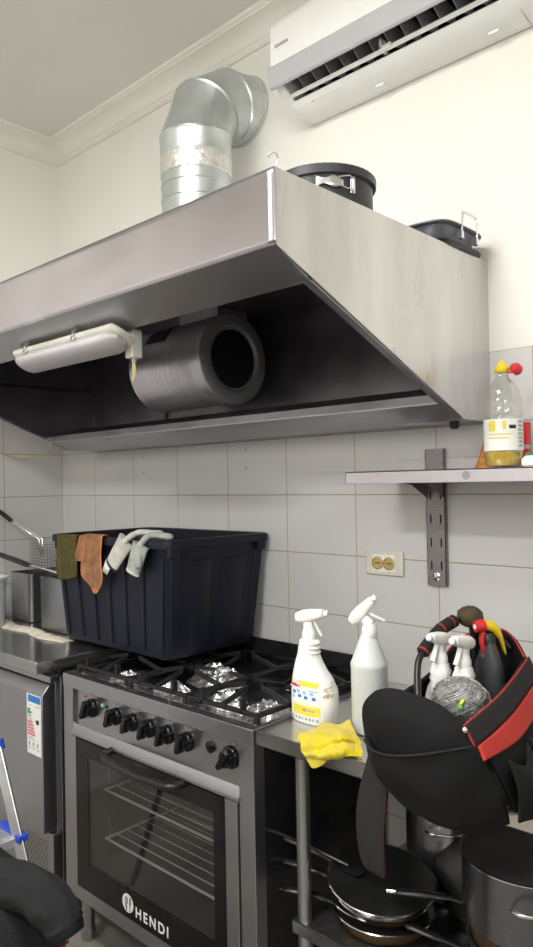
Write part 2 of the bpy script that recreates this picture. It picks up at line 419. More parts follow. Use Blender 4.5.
# duct above the hood
dx, dy, dr = 1.30, -.240, .121
dc = T('ventilation_duct', 'galvanised spiral duct elbowing from hood top into the wall', 'duct', (dx, dy, ht))
def ringed(z0, z1, step):
    p = []; z = z0
    while z < z1 - .001:
        p += [(dr, z), (dr, min(z + step - .006, z1)), (dr + .0025, min(z + step - .004, z1)), (dr + .0025, min(z + step - .002, z1))]; z += step
    return p
g = G(); g.m = Matrix.Translation((dx, dy, 0))
g.lathe(ringed(ht + .001, 2.615, .052), 56)
O('spiral_pipe', g, GALV, dc)
g = G(); g.m = Matrix.Translation((dx, dy, 0))
g.lathe([(dr + .001, 2.588), (dr + .004, 2.592), (dr + .003, 2.61), (dr + .0045, 2.635), (dr + .003, 2.655), (dr + .001, 2.66)], 56, cap0=False, cap1=False)
O('foil_tape', g, FOILT, dc, label='crinkled silver foil tape wrapped around the pipe')
zb = 2.722; bend = .24; bz = .190
cen = V((dx, 0, zb))    # bend centre on the wall plane
def ell_ring(a, r=dr):
    # a=0 vertical pipe end, a=90 at wall
    c = cen + V((0, -bend * cos(a), bz * sin(a))); u = V((1, 0, 0)); w = V((0, -cos(a), sin(a)))
    return [tuple(c + (u * cos(2 * pi * j / 56) + w * sin(2 * pi * j / 56)) * r) for j in range(56)]
g = G(); g.m = Matrix.Translation((dx, dy, 0)); g.lathe([(dr + .003, 2.612), (dr + .003, zb - .004), (dr + .006, zb), (dr + .003, zb + .004)], 56)
O('sleeve', g, GALV, dc)
cuts = [0, 38, 68, 89]
for i in range(3):
    a0, a1 = R(cuts[i]), R(cuts[i + 1])
    O('elbow_segment', G().rings([ell_ring(a0, dr + .003), ell_ring(a0 + .012, dr + .006), ell_ring(a0 + .03, dr + .002), ell_ring(a1 - .025, dr + .002), ell_ring(a1 - .012, dr + .006), ell_ring(a1, dr + .004)], cap0=False, cap1=False), GALV, dc)
g = G(); g.m = Matrix.Translation((dx, 0, zb + bz)) @ Matrix.Rotation(pi / 2, 4, 'X')
g.lathe([(dr + .004, 0), (dr + .008, .003), (dr + .006, .007), (dr + .003, .009)], 56, cap0=False, cap1=False)
O('wall_collar', g, PATCH, dc)

# springform pan
px, py, pr = 2.105, -.550, .122
sp = T('springform_pan', 'dark round springform cake tin with silver clasp on hood top', 'cake tin', (px, py, ht))
g = G().at((px, py, ht)); g.lathe([(0, .0), (pr - .006, .0), (pr - .003, .004), (pr - .003, .084), (pr - .006, .084), (pr - .006, .006), (0, .005)], 64)
O('body', g, NONSTG, sp)
g = G().at((px, py, ht)); 
rs = []
for z, rr in ((.080, pr - .002), (.082, pr + .004), (.100, pr + .005), (.103, pr + .002), (.103, pr - .006), (.082, pr - .007)):
    rs.append([((rr + (.0012 if j % 2 else 0)) * cos(2 * pi * j / 96), (rr + (.0012 if j % 2 else 0)) * sin(2 * pi * j / 96), z) for j in range(96)])
rs.append(rs[0]); g.rings(rs, True, False, False)
O('rolled_rim', g, NONSTG, sp)
def on_pan(a0, w, z, out=.002):
    a = a0 + w / pr; return (px + (pr + out) * cos(a), py + (pr + out) * sin(a), ht + z)
aC = R(-30)
cl = G()
def clasp(u, v):
    w = -.062 + .062 * u; hh = .013 * (.75 + .25 * cos(u * 3 * pi)) ; return on_pan(aC, w, .062 + (v - .5) * 2 * hh - u * .004, .004 + .004 * sin(pi * u))
cl.grid(clasp, 14, 5)
O('clasp', cl, CHROME, sp, solid=.003)
cp = G(); cp.grid(lambda u, v: on_pan(aC, .018 + .012 * u, .038 + .038 * v, .003), 4, 4)
O('hinge_plate', cp, CHROME, sp, solid=.003)
cw = G(); cw.tube([on_pan(aC, -.012, .068, .011), on_pan(aC, .012, .074, .010), on_pan(aC, .022, .068, .008), on_pan(aC, .022, .048, .008), on_pan(aC, .010, .044, .010), on_pan(aC, -.012, .050, .011)], .0017, 8)
O('wire_loop', cw, CHROME, sp)

# roasting pan
rx_, ry_ = 2.108, -.142
rp = T('roasting_pan', 'slate-grey roasting pan with upright wire handle on hood top by wall', 'roasting pan', (rx_, ry_, ht))
g = G(); z0 = ht + .003
hw, hd = .155, .120
secs = [(z0, rx_, ry_, hw - .03, hd - .03), (z0 + .012, rx_, ry_, hw - .022, hd - .022), (z0 + .048, rx_, ry_, hw - .006, hd - .006), (z0 + .052, rx_, ry_, hw + .006, hd + .006), (z0 + .056, rx_, ry_, hw + .006, hd + .006),
        (z0 + .052, rx_, ry_, hw - .008, hd - .008), (z0 + .014, rx_, ry_, hw - .026, hd - .026)]
g.loft(secs, 48, 5)
O('body', g, ROASTG, rp)
O('base_tray', G().loft([(ht, rx_ + .006, ry_, hw - .008, hd - .002), (ht + .010, rx_ + .006, ry_, hw - .004, hd + .002), (ht + .012, rx_ + .006, ry_, hw - .008, hd - .002)], 48, 6), BLK, rp)
for sx in (1, -1):
    xx = rx_ + sx * (hw + .002)
    yh = ry_ + .012
    hh = G(); hh.tube(smooth_path([(xx, yh - .040, z0 + .030), (xx + sx * .004, yh - .036, z0 + .080), (xx + sx * .002, yh - .026, z0 + .093), (xx + sx * .002, yh + .038, z0 + .093), (xx + sx * .004, yh + .046, z0 + .080), (xx, yh + .042, z0 + .030)], 6), .0034, 8)
    for sy in (-.04, .042): hh.box((xx - .006, yh + sy - .006, z0 + .020), (xx + .005, yh + sy + .006, z0 + .040))
    O('handle', hh, CHROME, rp)

# ------------------------------------------------------------------ air conditioner
ax0, ax1 = 1.625, 2.425
ac = T('air_conditioner', 'white wall-mounted split air conditioner with grey flap, near ceiling', 'air conditioner', ((ax0 + ax1) / 2, 0, 2.74))
bp_ = [(0, 3.03), (-.150, 3.03), (-.190, 3.015), (-.205, 2.985), (-.208, 2.86), (-.196, 2.852), (-.125, 2.842), (-.112, 2.800), (-.095, 2.782), (-.075, 2.760), (-.045, 2.745), (-.012, 2.742), (0, 2.745)]
# body with outlet cavity: profile is notched between the flap and the underside
g = G(); body = [(0, 3.03), (-.150, 3.03), (-.190, 3.015), (-.205, 2.985), (-.208, 2.855), (-.190, 2.845), (-.120, 2.890), (-.050, 2.860), (-.050, 2.800), (-.122, 2.775), (-.115, 2.768), (-.085, 2.752), (-.050, 2.742), (-.012, 2.740), (0, 2.745)]
g.prism(body, 'x', ax0 + .018, ax1 - .018)
O('casing', g, WHITEP, ac, bevel=.002, ang=50)
for xa, xb in ((ax0, ax0 + .030), (ax1 - .030, ax1)):
    e = [(0, 3.03), (-.150, 3.03), (-.190, 3.015), (-.205, 2.985), (-.207, 2.855), (-.175, 2.800), (-.135, 2.780), (-.112, 2.768), (-.085, 2.752), (-.050, 2.742), (-.012, 2.740), (0, 2.745)]
    O('end_cap', G().prism(e, 'x', xa, xb), WHITEP, ac, bevel=.006, seg=3, ang=50)
O('flap', G().prism([(-.2085, 2.862), (-.214, 2.856), (-.206, 2.797), (-.198, 2.790), (-.195, 2.797), (-.200, 2.850)], 'x', ax0 - .003, ax1 + .003), GREYP, ac, bevel=.003, label='light grey swing flap along the front')
gi = G(); gi.prism([(-.188, 2.846), (-.120, 2.888), (-.052, 2.858), (-.052, 2.802), (-.116, 2.779), (-.117, 2.781), (-.055, 2.805), (-.055, 2.855), (-.120, 2.884), (-.186, 2.843)], 'x', ax0 + .031, ax1 - .031)
O('outlet_lining', gi, BLK, ac)
nv = 13
for i in range(nv):
    x = ax0 + .07 + (ax1 - ax0 - .14) * i / (nv - 1)
    gg = G(); gg.prism([(-.150, 2.858), (-.110, 2.878), (-.060, 2.850), (-.062, 2.810), (-.110, 2.805)], 'x', x - .0015, x + .0015)
    v0 = len(gg.v)
    for p in gg.v: p.x += (p.y + .10) * .35
    O('vane', gg, GREYP, ac)
O('louver_bar', G().prism([(-.144, 2.789), (-.142, 2.785), (-.132, 2.780), (-.131, 2.784)], 'x', ax0 + .030, ax1 - .030), WHITEP, ac, bevel=.001)
gg = G(); gg.box((2.005, -.150, 2.782), (2.015, -.115, 2.815)); gg.box((2.005, -.150, 2.781), (2.045, -.130, 2.793))
O('louver_pivot', gg, WHITEP, ac, bevel=.002)
gg = G(); gg.box((1.72, -.1015, 2.7605), (1.83, -.0995, 2.7635)); gg.box((1.712, -.103, 2.760), (1.718, -.099, 2.766))
O('marking', gg, LGREY, ac)
gg = G(); gg.box((1.648, -.2068, 2.915), (1.705, -.2052, 2.926)); gg.box((1.648, -.2068, 2.897), (1.695, -.2052, 2.901))
O('badge', gg, LGREY, ac)
for x in (1.93, 2.30):
    O('latch', G().box((x, -.060, 2.737), (x + .03, -.035, 2.744)), WHITEP, ac, bevel=.001)

# ------------------------------------------------------------------ wall shelf and what stands on it
sh = T('wall_shelf', 'narrow steel wall shelf on a slotted bracket', 'shelf', (2.4, 0, 1.52))
sx0, sx1, sd = 1.945, 3.0, -.272
g = G(); g.box((sx0, sd, 1.551), (sx1, -.002, 1.555)); g.box((sx0, sd, 1.521), (sx1, sd + .003, 1.555)); g.box((sx0, sd, 1.521), (sx0 + .003, -.002, 1.555)); g.box((sx0, -.004, 1.551), (sx1, -.001, 1.590))
O('shelf_board', g, SHELFM, sh, bevel=.0008)
for bx in (2.05, 2.85):
    g = G(); a, b = bx, bx + .062
    def up(z0, z1): g.box((a, -.016, z0), (b, -.014, z1))
    # slotted upright: front web with slot rows cut out as rows of pieces
    zz = 1.216; slots = [1.262, 1.330, 1.400, 1.470]
    s1, s2 = a + .012, b - .012
    g.box((s1 + .005, -.016, 1.216), (s2 - .005, -.014, 1.620)); g.box((a, -.016, 1.216), (s1, -.014, 1.620)); g.box((s2, -.016, 1.216), (b, -.014, 1.620))
    prev = 1.216
    for sl in slots + [9]:
        top = min(sl, 1.620)
        for q in (s1, s2 - .005): g.box((q, -.016, prev), (q + .005, -.014, top))
        prev = sl + .026
    g.box((a, -.016, 1.216), (a + .002, -.001, 1.620)); g.box((b - .002, -.016, 1.216), (b, -.001, 1.620))
    up_ = O('bracket_upright', g, SHELFB, sh)
    g = G(); g.box((a + .004, -.0062, 1.22), (b - .004, -.0052, 1.61)); O('back_web', g, BLK, up_)
    g = G().at((bx + .031, -.016, 1.243), rx=pi / 2); g.lathe([(.012, 0), (.012, .002), (.007, .004), (.006, .007), (0, .008)], 20); O('screw', g, CHROME, up_)
    g = G(); arm = [(-.016, 1.550), (-.24, 1.550), (-.24, 1.535), (-.10, 1.515), (-.016, 1.475)]
    g.prism(arm, 'x', a + .002, a + .005); g.prism(arm, 'x', b - .005, b - .002); g.box((a + .002, -.24, 1.546), (b - .002, -.016, 1.550))
    O('bracket_arm', g, SHELFB, sh)
g = G(); disc(g, (2.318, sd - .0006, 1.538), (0, -1, 0), .011, 24); O('stamped_mark', g, M('stamp_grey', (.36, .34, .37), .45, .5), sh, fix=False)

ox, oy, oz = 2.362, -.155, 1.5555
ob = T('oil_bottle', 'clear plastic cooking oil bottle with yellow cap, nearly empty', 'bottle', (ox, oy, oz))
bprof = [(0, .004), (.030, .002), (.044, .004), (.047, .012), (.047, .085), (.046, .090), (.0475, .098), (.0475, .13), (.0455, .136), (.0475, .142), (.0475, .155), (.0455, .161), (.0475, .167), (.046, .185), (.038, .215), (.026, .236), (.017, .248), (.0155, .262), (.0155, .270)]
bprof = [(r_, z_ * .93) for r_, z_ in bprof]
O('body', G().at((ox, oy, oz)).lathe(bprof, 40, cap1=False), PETM, ob)
O('oil', G().at((ox, oy, oz)).lathe([(0, .006), (.040, .006), (.0445, .012), (.0450, .040), (0, .040)], 32), OILM, ob)
lb = G()
def onb(a, z, r=.0482): return (ox + r * cos(a), oy + r * sin(a), oz + z)
def patch(g, a0, a1, z0, z1, k, r=.0482, n=8): g.grid(lambda u, v: onb(a0 + (a1 - a0) * u, z0 + (z1 - z0) * v, r), n, 2, k)
patch(lb, R(-175), R(25), .043, .122, 0, n=24)
patch(lb, R(-110), R(-88), .092, .118, 1, .0485); patch(lb, R(-66), R(-57), .095, .118, 1, .0485); patch(lb, R(-110), R(-104), .098, .112, 3, .0487)
patch(lb, R(-48), R(-26), .097, .106, 2, .0485); patch(lb, R(-112), R(-40), .082, .085, 1, .0485); patch(lb, R(-112), R(-50), .073, .076, 1, .0485)
for i in range(7): patch(lb, R(-18), R(6), .052 + i * .010, .057 + i * .010, 4, .0485)
O('label', lb, [LABELW, LYEL, LBLK, LORNG, LGREY], ob, fix=False)
g = G().at((ox, oy, oz - .019)); g.lathe([(.017, .262), (.0185, .264), (.0185, .272), (.012, .280), (.007, .290), (.004, .293), (0, .293)], 24)
cap = O('cap', g, YELP, ob)
g = G().at((ox + .030, oy + .008, oz + .246), ry=R(50)); g.lathe([(0, -.006), (.013, -.005), (.017, .002), (.016, .012), (.010, .018), (0, .020)], 20)
O('flip_lid', g, REDP, cap)
O('lid_strap', G().tube([(ox + .015, oy, oz + .242), (ox + .022, oy + .004, oz + .241), (ox + .028, oy + .007, oz + .245)], .002, 8), REDP, cap)

pk = G()
def bag_pt(u, v):
    a = 2 * pi * u; w = .046 * (1 - .55 * v); d = .022 * (1 - v) ** .7 + .001
    return (2.292 + w * cos(a) + .022 * v, -.085 + d * sin(a) + .006 * noise.noise((u * 9, v * 5, 1)), 1.556 + .125 * v + .003 * noise.noise((u * 7, v * 7, 9)))
pk.grid(bag_pt, 28, 14, None, True)
tag(O('snack_packet', pk, PACK, loc=(2.292, -.085, 1.556)), 'red and gold foil packet standing behind the oil bottle', 'packet')
g = G(); g.box((2.366, -.065, 1.556), (2.385, -.040, 1.676), 0); g.box((2.3655, -.0655, 1.605), (2.3855, -.0395, 1.616), 1)
tag(O('spice_box', g, [REDP, LGREY], loc=(2.375, -.05, 1.556), bevel=.001), 'slim red carton behind the oil bottle, right side', 'box')
g = G(); 
g.loft([(1.556, 2.475, -.16, .052, .040), (1.560, 2.475, -.16, .058, .045), (1.575, 2.475, -.16, .058, .045), (1.584, 2.475, -.16, .048, .036)], 24, 3, 0)
g.loft([(1.5845, 2.475, -.16, .050, .038), (1.590, 2.475, -.16, .048, .036), (1.594, 2.475, -.16, .03, .02)], 24, 3, 1)
tag(O('sponge_pack', g, [LABELW, GREENP], loc=(2.475, -.16, 1.556)), 'green and white packet lying right of oil bottle', 'packet')

# ------------------------------------------------------------------ wall socket
so = T('double_socket', 'cream double power socket with two brass-ringed outlets on tiles', 'socket', (1.89, 0, 1.27))
O('frame', G().box((1.820, -.010, 1.232), (1.960, 0, 1.308)), OFFW, so, bevel=.004, seg=3)
O('insert', G().box((1.848, -.0125, 1.243), (1.932, -.009, 1.297)), WHITEP, so, bevel=.001)
for x in (1.869, 1.911):
    g = G().at((x, -.0128, 1.270), rx=pi / 2); g.lathe([(.0205, .0), (.0205, .003), (.0175, .0035), (.0168, -.0002), (0, -.0002)], 28)
    oo = O('outlet', g, GOLD, so)
    g = G(); 
    for s_ in (-.0075, .0075): disc(g, (x + s_, -.0132, 1.270), (0, -1, 0), .0026, 12)
    disc(g, (x, -.0132, 1.270), (0, -1, 0), .003, 12)
    O('pin_holes', g, BLK, oo, fix=False)

# ------------------------------------------------------------------ gas stove
X0, X1, YS, ZT = .985, 1.885, -.600, .900
st = T('gas_stove', 'stainless steel five-burner gas range with glass-door oven', 'stove', ((X0 + X1) / 2, -.3, 0))
fr_ = G()
fr_.box((X0, YS, .165), (X0 + .055, YS + .04, .856)); fr_.box((X1 - .055, YS, .165), (X1, YS + .04, .856))
fr_.box((X0, YS - .002, .856), (X1, YS + .03, ZT))          # top front band
fr_.box((X0 + .055, YS, .165), (X1 - .055, YS + .04, .213))

fr_.box((X0, YS + .03, .890), (X0 + .018, -.02, ZT)); fr_.box((X1 - .018, YS + .03, .890), (X1, -.02, ZT))
fr_.box((X0 + .004, -.024, .165), (X1 - .004, -.020, .90)); fr_.box((X0 + .004, YS + .04, .165), (X1 - .004, -.024, .169))
O('body', fr_, STEEL, st, bevel=.0015)
for xs in (X0, X1 - .004): O('side_panel', G().box((xs, YS + .04, .165), (xs + .004, -.020, .890)), ENAM, st, label='dark painted side panel')
pz0, pz1 = .735, .856
O('control_panel', G().box((X0 + .055, YS + .012, pz0), (X1 - .055, YS + .03, pz1)), STEEL, st)
# sloped ledge under the panel
O('ledge', G().prism([(YS + .012, .737), (YS - .006, .712), (YS - .006, .703), (YS + .03, .703), (YS + .03, .737)], 'x', X0 + .052, X1 - .052), STEEL, st, bevel=.0015)
# knobs
kx = [1.142, 1.275, 1.362, 1.445, 1.528, 1.616, 1.794]
for i, x in enumerate(kx):
    z = .808; rr = .030 if i in (0, 6) else .027
    g = G().at((x, YS + .012, z), rx=pi / 2); g.lathe([(rr, 0), (rr, .010), (rr - .003, .014), (rr - .006, .016), (rr - .008, .030), (rr - .011, .032), (0, .032)], 36)
    kn = O('knob', g, BLKG, st)
    g = G().at((x, YS + .012, z), ry=R([25, 20, 20, 18, 18, 15, 35][i])); g.prism([(-.007, -rr), (.007, -rr), (.010, rr), (-.010, rr)], 'y', -.016, -.044)
    gr = O('grip', g, BLKG, kn, bevel=.003)
    g = G(); g.box((x + .001, YS + .0105, z + rr + .004), (x + .004, YS + .012, z + rr + .014)); g.box((x - .012, YS + .0105, z + rr + .008), (x - .008, YS + .012, z + rr + .012)); g.box((x + .009, YS + .0105, z + rr + .005), (x + .014, YS + .012, z + rr + .010))
    O('dial_mark', g, LGREY, st)
g = G().at((1.712, YS + .012, .815), rx=pi / 2); g.lathe([(.016, 0), (.016, .006), (.011, .010), (0, .011)], 24); O('push_button', g, BLKG, st)
for x, m in ((1.198, LTEAL), (1.222, LBLK)):
    g = G().at((x, YS + .012, .826), rx=pi / 2); g.lathe([(.006, 0), (.006, .003), (0, .004)], 16); O('indicator_lamp', g, m, st)
g = G().at((1.10, YS + .012, .838), rx=pi / 2); g.lathe([(.004, 0), (.004, .003), (0, .004)], 16); O('indicator_lamp', g, LRED, st)
# oven cavity
ov = G()
cx0, cx1, cz0, cz1, cyb = 1.115, 1.745, .290, .665, -.12
ov.box((cx0 - .003, YS + .02, cz0 - .003), (cx0, cyb, cz1)); ov.box((cx1, YS + .02, cz0 - .003), (cx1 + .003, cyb, cz1))
ov.box((cx0, YS + .02, cz0 - .003), (cx1, cyb, cz0)); ov.box((cx0, YS + .02, cz1), (cx1, cyb, cz1 + .003)); ov.box((cx0, cyb, cz0), (cx1, cyb + .003, cz1))
O('oven_cavity', ov, OVENI, st)
for x, s_ in ((cx0, 1), (cx1, -1)):
    rg = G()
    for y in (-.52, -.20): rg.tube([(x + s_ * .01, y, cz0 + .02), (x + s_ * .01, y, cz1 - .03)], .003, 8)
    for z in (.36, .44, .52, .60): rg.tube([(x + s_ * .012, -.53, z), (x + s_ * .012, -.15, z)], .003, 8)
    O('rack_runner', rg, CHROME, st)
# door
dz0, dz1 = .216, .700; dyf = YS - .006
door = O('oven_door', G().box((X0 + .066, dyf + .0062, dz0 + .006), (X0 + .080, dyf + .022, dz1 - .01)), BLK, st)
O('stile', G().box((X0 + .058, dyf + .001, dz0), (X0 + .080, dyf + .024, dz1)), STEEL, door, bevel=.001)
O('stile', G().box((X1 - .105, dyf + .001, dz0), (X1 - .058, dyf + .024, dz1)), STEEL, door, bevel=.001)
wx0, wx1, wz0, wz1 = 1.135, 1.735, .300, .650
pf = G(); ax_, bx_ = X0 + .080, X1 - .105
pf.box((ax_, dyf, dz0), (wx0, dyf + .006, dz1)); pf.box((wx1, dyf, dz0), (bx_, dyf + .006, dz1)); pf.box((wx0, dyf, dz0), (wx1, dyf + .006, wz0)); pf.box((wx0, dyf, wz1), (wx1, dyf + .006, dz1))
O('glass_border', pf, BLKG, door)
O('glass_pane', G().box((wx0, dyf + .001, wz0), (wx1, dyf + .005, wz1)), OVENG, door)
hp = smooth_path([(1.270, dyf, .704), (1.275, dyf - .028, .702), (1.31, dyf - .045, .697), (1.44, dyf - .056, .693), (1.57, dyf - .045, .692), (1.605, dyf - .028, .692), (1.610, dyf, .692)], 8)
O('handle', G().tube(hp, .0115, 12), BLK, door)
# logo : HENDI lettering with a cutlery roundel
lm = Matrix.Translation((1.381, dyf - .0008, .236)) @ Matrix.Rotation(pi / 2, 4, 'X')
text_mesh('brand_lettering', 'HENDI', .043, LABELW, door, lm, .0004, .0009, 1.34)
g = G(); disc(g, (1.344, dyf - .0008, .262), (0, -1, 0), .028, 40, 0)
for xo, w, z0_, z1_ in ((-.011, .0022, -.014, .018), (-.006, .0022, -.014, .018), (-.001, .0022, -.002, .018), (-.0062, .004, -.024, -.010), (.012, .006, -.002, .019), (.010, .0024, -.024, .0)):
    g.box((1.344 + xo - w / 2, dyf - .0014, .262 + z0_), (1.344 + xo + w / 2, dyf - .0009, .262 + z1_), 1)
O('brand_roundel', g, [LABELW, BLKG], door, fix=False)
for x in (X0 + .045, X1 - .045):
    for y in (YS + .055, -.06):
        g = G().at((x, y, 0)); g.lathe([(.020, 0), (.024, .004), (.024, .035), (.021, .040), (.021, .165)], 24); O('leg', g, STEEL, st)
hb = G(); hb.box((X0 + .018, YS + .03, .872), (X1 - .018, -.03, .876)); 
for a, b in (((X0 + .018, YS + .028, .872), (X1 - .018, YS + .032, ZT - .001)), ((X0 + .016, YS + .03, .872), (X0 + .020, -.03, .895)), ((X1 - .020, YS + .03, .872), (X1 - .016, -.03, .895))): hb.box(a, b)
O('hob_pan', hb, ENAM, st)
O('backsplash', G().box((X0, -.030, .872), (X1, -.020, .970)), ENAM, st, bevel=.003)
bpos = [(1.165, -.455), (1.165, -.165), (1.435, -.310), (1.705, -.455), (1.705, -.165)]
for x, y in bpos:
    rr = .055 if x == 1.435 else .042
    g = G().at((x, y, .876)); g.lathe([(rr, 0), (rr, .010), (rr - .008, .018), (rr - .016, .020), (0, .020)], 32); b_ = O('burner', g, STEELX, st)
    g = G().at((x, y, .896)); g.lathe([(rr - .012, 0), (rr - .010, .004), (rr - .014, .009), (0, .010)], 32); O('burner_cap', g, IRON, b_)
# pan grates : three, each a frame with fingers
def grate(xa, xb):
    g = G(); zt = .955; ya, yb = YS + .045, -.045
    w = .006
    for y in (ya, yb, (ya + yb) / 2): g.box((xa, y - w, zt - .042), (xb, y + w, zt - .030))
    for x in (xa + w, xb - w): g.box((x - w, ya, zt - .042), (x + w, yb, zt - .030))
    xm = (xa + xb) / 2
    for yc in ((ya * 3 + yb) / 4, (ya + yb * 3) / 4):
        for k in range(4):
            a = k * pi / 2
            c, s_ = cos(a), sin(a)
            ln = (xb - xa) / 2 if k % 2 == 0 else (yb - ya) / 4
            p0 = V((xm + c * ln, yc + s_ * ln, 0)); p1 = V((xm + c * .030, yc + s_ * .030, 0)); nrm = V((-s_, c, 0)) * .005
            g.add([tuple(p0 + nrm + V((0, 0, zt - .040))), tuple(p0 - nrm + V((0, 0, zt - .040))), tuple(p1 - nrm + V((0, 0, zt - .014))), tuple(p1 + nrm + V((0, 0, zt - .014))),
                   tuple(p0 + nrm + V((0, 0, zt - .026))), tuple(p0 - nrm + V((0, 0, zt - .026))), tuple(p1 - nrm + V((0, 0, zt))), tuple(p1 + nrm + V((0, 0, zt)))],
                  [(0, 3, 2, 1), (4, 5, 6, 7), (0, 1, 5, 4), (1, 2, 6, 5), (2, 3, 7, 6), (3, 0, 4, 7)])
    for x in (xa + w, xb - w):
        for y in (ya, yb): g.box((x - .007, y - .007, .876), (x + .007, y + .007, zt - .030))
    for x in (xa + .06, xb - .06):
        g.box((x - .005, ya - .006, zt - .042), (x + .005, ya + .012, zt))
    return g
gl_ = [('left black cast-iron pan grate, mostly under the black crate', 1.008, 1.292), ('middle black cast-iron pan grate on the stove', 1.298, 1.576), ('right black cast-iron pan grate, beside the white spray bottle', 1.582, 1.862)]
for l, a, b in gl_:
    tag(O('pan_grate', grate(a, b), IRON, loc=((a + b) / 2, -.3, .876), bevel=.0015), l, 'grate', 'cast-iron pan grates on the stove')
# crumpled foil on the burners and in the tray
def crumple(cx, cy, z, rx, ry, h, seed, hole=0.):
    g = G(); vs = []; nr, na = 9, 40
    def f(u, v):
        a = 2 * pi * u; rr = hole + (1 - hole) * v
        k = 1 + .22 * noise.noise((cos(a) * 2, sin(a) * 2, seed))
        hh = h * max(0, 1 - rr ** 2.4) * (.75 + .5 * noise.noise((cos(a) * rr * 3, sin(a) * rr * 3, seed + 5))) + .010 * noise.noise((cos(a) * rr * 7, sin(a) * rr * 7, seed + 11)) * (1 if v < 1 else 0)
        return (cx + rx * rr * k * cos(a), cy + ry * rr * k * sin(a), max(z + .001, z + .003 + hh))
    g.grid(f, na, nr, None, True); return g
foils = [('foil_cover', 'crumpled foil over the front left burner, beside the crate', 1.215, -.500, .090, .055, .044), ('foil_cover', 'crumpled foil behind the middle front edge, left of centre burner', 1.420, -.480, .085, .055, .040),
         ('foil_cover', 'heap of crumpled foil over the centre burner', 1.440, -.310, .105, .085, .062), ('foil_cover', 'crumpled foil over the front right burner', 1.660, -.470, .095, .062, .052),
         ('foil_cover', 'crumpled foil right of the front right burner, by spray bottle', 1.780, -.440, .062, .085, .036), ('foil_cover', 'small foil scrap over the back right burner', 1.690, -.180, .06, .05, .034)]
for i, (nm, l, x, y, rx, ry, h) in enumerate(foils):
    tag(O(nm, crumple(x, y, .876 + .001, rx, ry, h, i * 3.7), FOIL, loc=(x, y, .877), ang=20), l, 'foil', 'foil covers on the burners')
g = G()
def strip(u, v):
    x = X0 + .025 + (X1 - X0 - .05) * u; y = YS + .034 + .055 * v
    return (x, y, .889 + .008 * (1 - v) + .007 * noise.noise((x * 22, y * 30, 4)) + .003 * noise.noise((x * 60, y * 60, 2)))
g.grid(strip, 120, 8)
tag(O('foil_lining', g, FOIL, loc=(1.43, -.55, .878), ang=20, solid=.0006), 'strip of crinkled foil lining the stove front edge', 'foil')
# racks inside the oven
def rack():
    g = G(); 
    for y in (-.54, -.14): g.tube([(cx0 + .016, y, 0), (cx1 - .016, y, 0)], .004, 8)
    for x in (cx0 + .02, cx1 - .02): g.tube([(x, -.54, 0), (x, -.14, 0)], .004, 8)
    for i in range(9):
        y = -.50 + .04 * i; g.tube([(cx0 + .02, y, .002), (cx1 - .02, y, .002)], .002, 6)
    for v in g.v: v.z += .526
    return g
rk = tag(O('oven_rack', rack(), M('rack_wire', (.85, .85, .85), .42, .6), loc=((cx0 + cx1) / 2, -.34, .526)), 'chrome wire rack high in the oven, behind glass', 'oven rack', 'oven racks')
copy_thing(rk, (0, 0, -.160), 'chrome wire rack low in the oven, behind glass')

# ------------------------------------------------------------------ black crate with rags
cr = T('storage_crate', 'large dark plastic storage crate standing on the stove top', 'crate', (1.04, -.235, .955))
bx0, bx1, by0, by1 = .735, 1.345, -.437, -.040
tx0, tx1, ty0, ty1 = .705, 1.385, -.462, -.014
zb_, zt_ = .955, 1.340
def rr_rect(x0, x1, y0, y1, z, r=.025, n=4):
    out = []
    for cx, cy, a0 in ((x1 - r, y1 - r, 0), (x0 + r, y1 - r, pi / 2), (x0 + r, y0 + r, pi), (x1 - r, y0 + r, 3 * pi / 2)):
        for i in range(n + 1):
            a = a0 + pi / 2 * i / n; out.append((cx + r * cos(a), cy + r * sin(a), z))
    return out
def lerp(a, b, t): return a + (b - a) * t
def crate_ring(t, inset=0, z=None):
    return rr_rect(lerp(bx0, tx0, t) + inset, lerp(bx1, tx1, t) - inset, lerp(by0, ty0, t) + inset, lerp(by1, ty1, t) - inset, lerp(zb_, zt_, t) if z is None else z)
g = G(); g.rings([crate_ring(0, .012), crate_ring(.02), crate_ring(1), crate_ring(1, .004), crate_ring(.03, .004)])
O('tub', g, CRATE, cr)
g = G(); r0 = .014
def rim(off, z): return rr_rect(tx0 - off, tx1 + off, ty0 - off, ty1 + off, z, .03)
g.rings([rim(-.004, zt_ - .002), rim(-.003, zt_ + .008), rim(.004, zt_ + .011), rim(.013, zt_ + .009), rim(.014, zt_ + .003), rim(.014, zt_ - .016), rim(.011, zt_ - .016), rim(.010, zt_ - .002), rim(-.004, zt_ - .002)], True, False, False)
O('rim', g, CRATE, cr)
def rib(face, t, w=.012, d=.006, z0=.06, z1=.86):
    g = G(); 
    for s0, s1 in ((z0, z1),):
        q = []
        for s_ in (s0, s1):
            xa, xb, ya, yb, z = lerp(bx0, tx0, s_), lerp(bx1, tx1, s_), lerp(by0, ty0, s_), lerp(by1, ty1, s_), lerp(zb_, zt_, s_)
            if face == 'f': x = lerp(xa + .03, xb - .03, t); q += [(x - w, ya + .002, z), (x + w, ya + .002, z), (x + w * .8, ya - d, z), (x - w * .8, ya - d, z)]
            else: y = lerp(ya + .03, yb - .03, t); q += [(xb - .002, y - w, z), (xb - .002, y + w, z), (xb + d, y + w * .8, z), (xb + d, y - w * .8, z)]
        g.add(q, [(0, 3, 2, 1), (4, 5, 6, 7), (0, 1, 5, 4), (1, 2, 6, 5), (2, 3, 7, 6), (3, 0, 4, 7)])
    return g
for tt in (.0, .17, .34, .5, .66, .83, 1.): O('rib', rib('f', tt), CRATE, cr, bevel=.002)
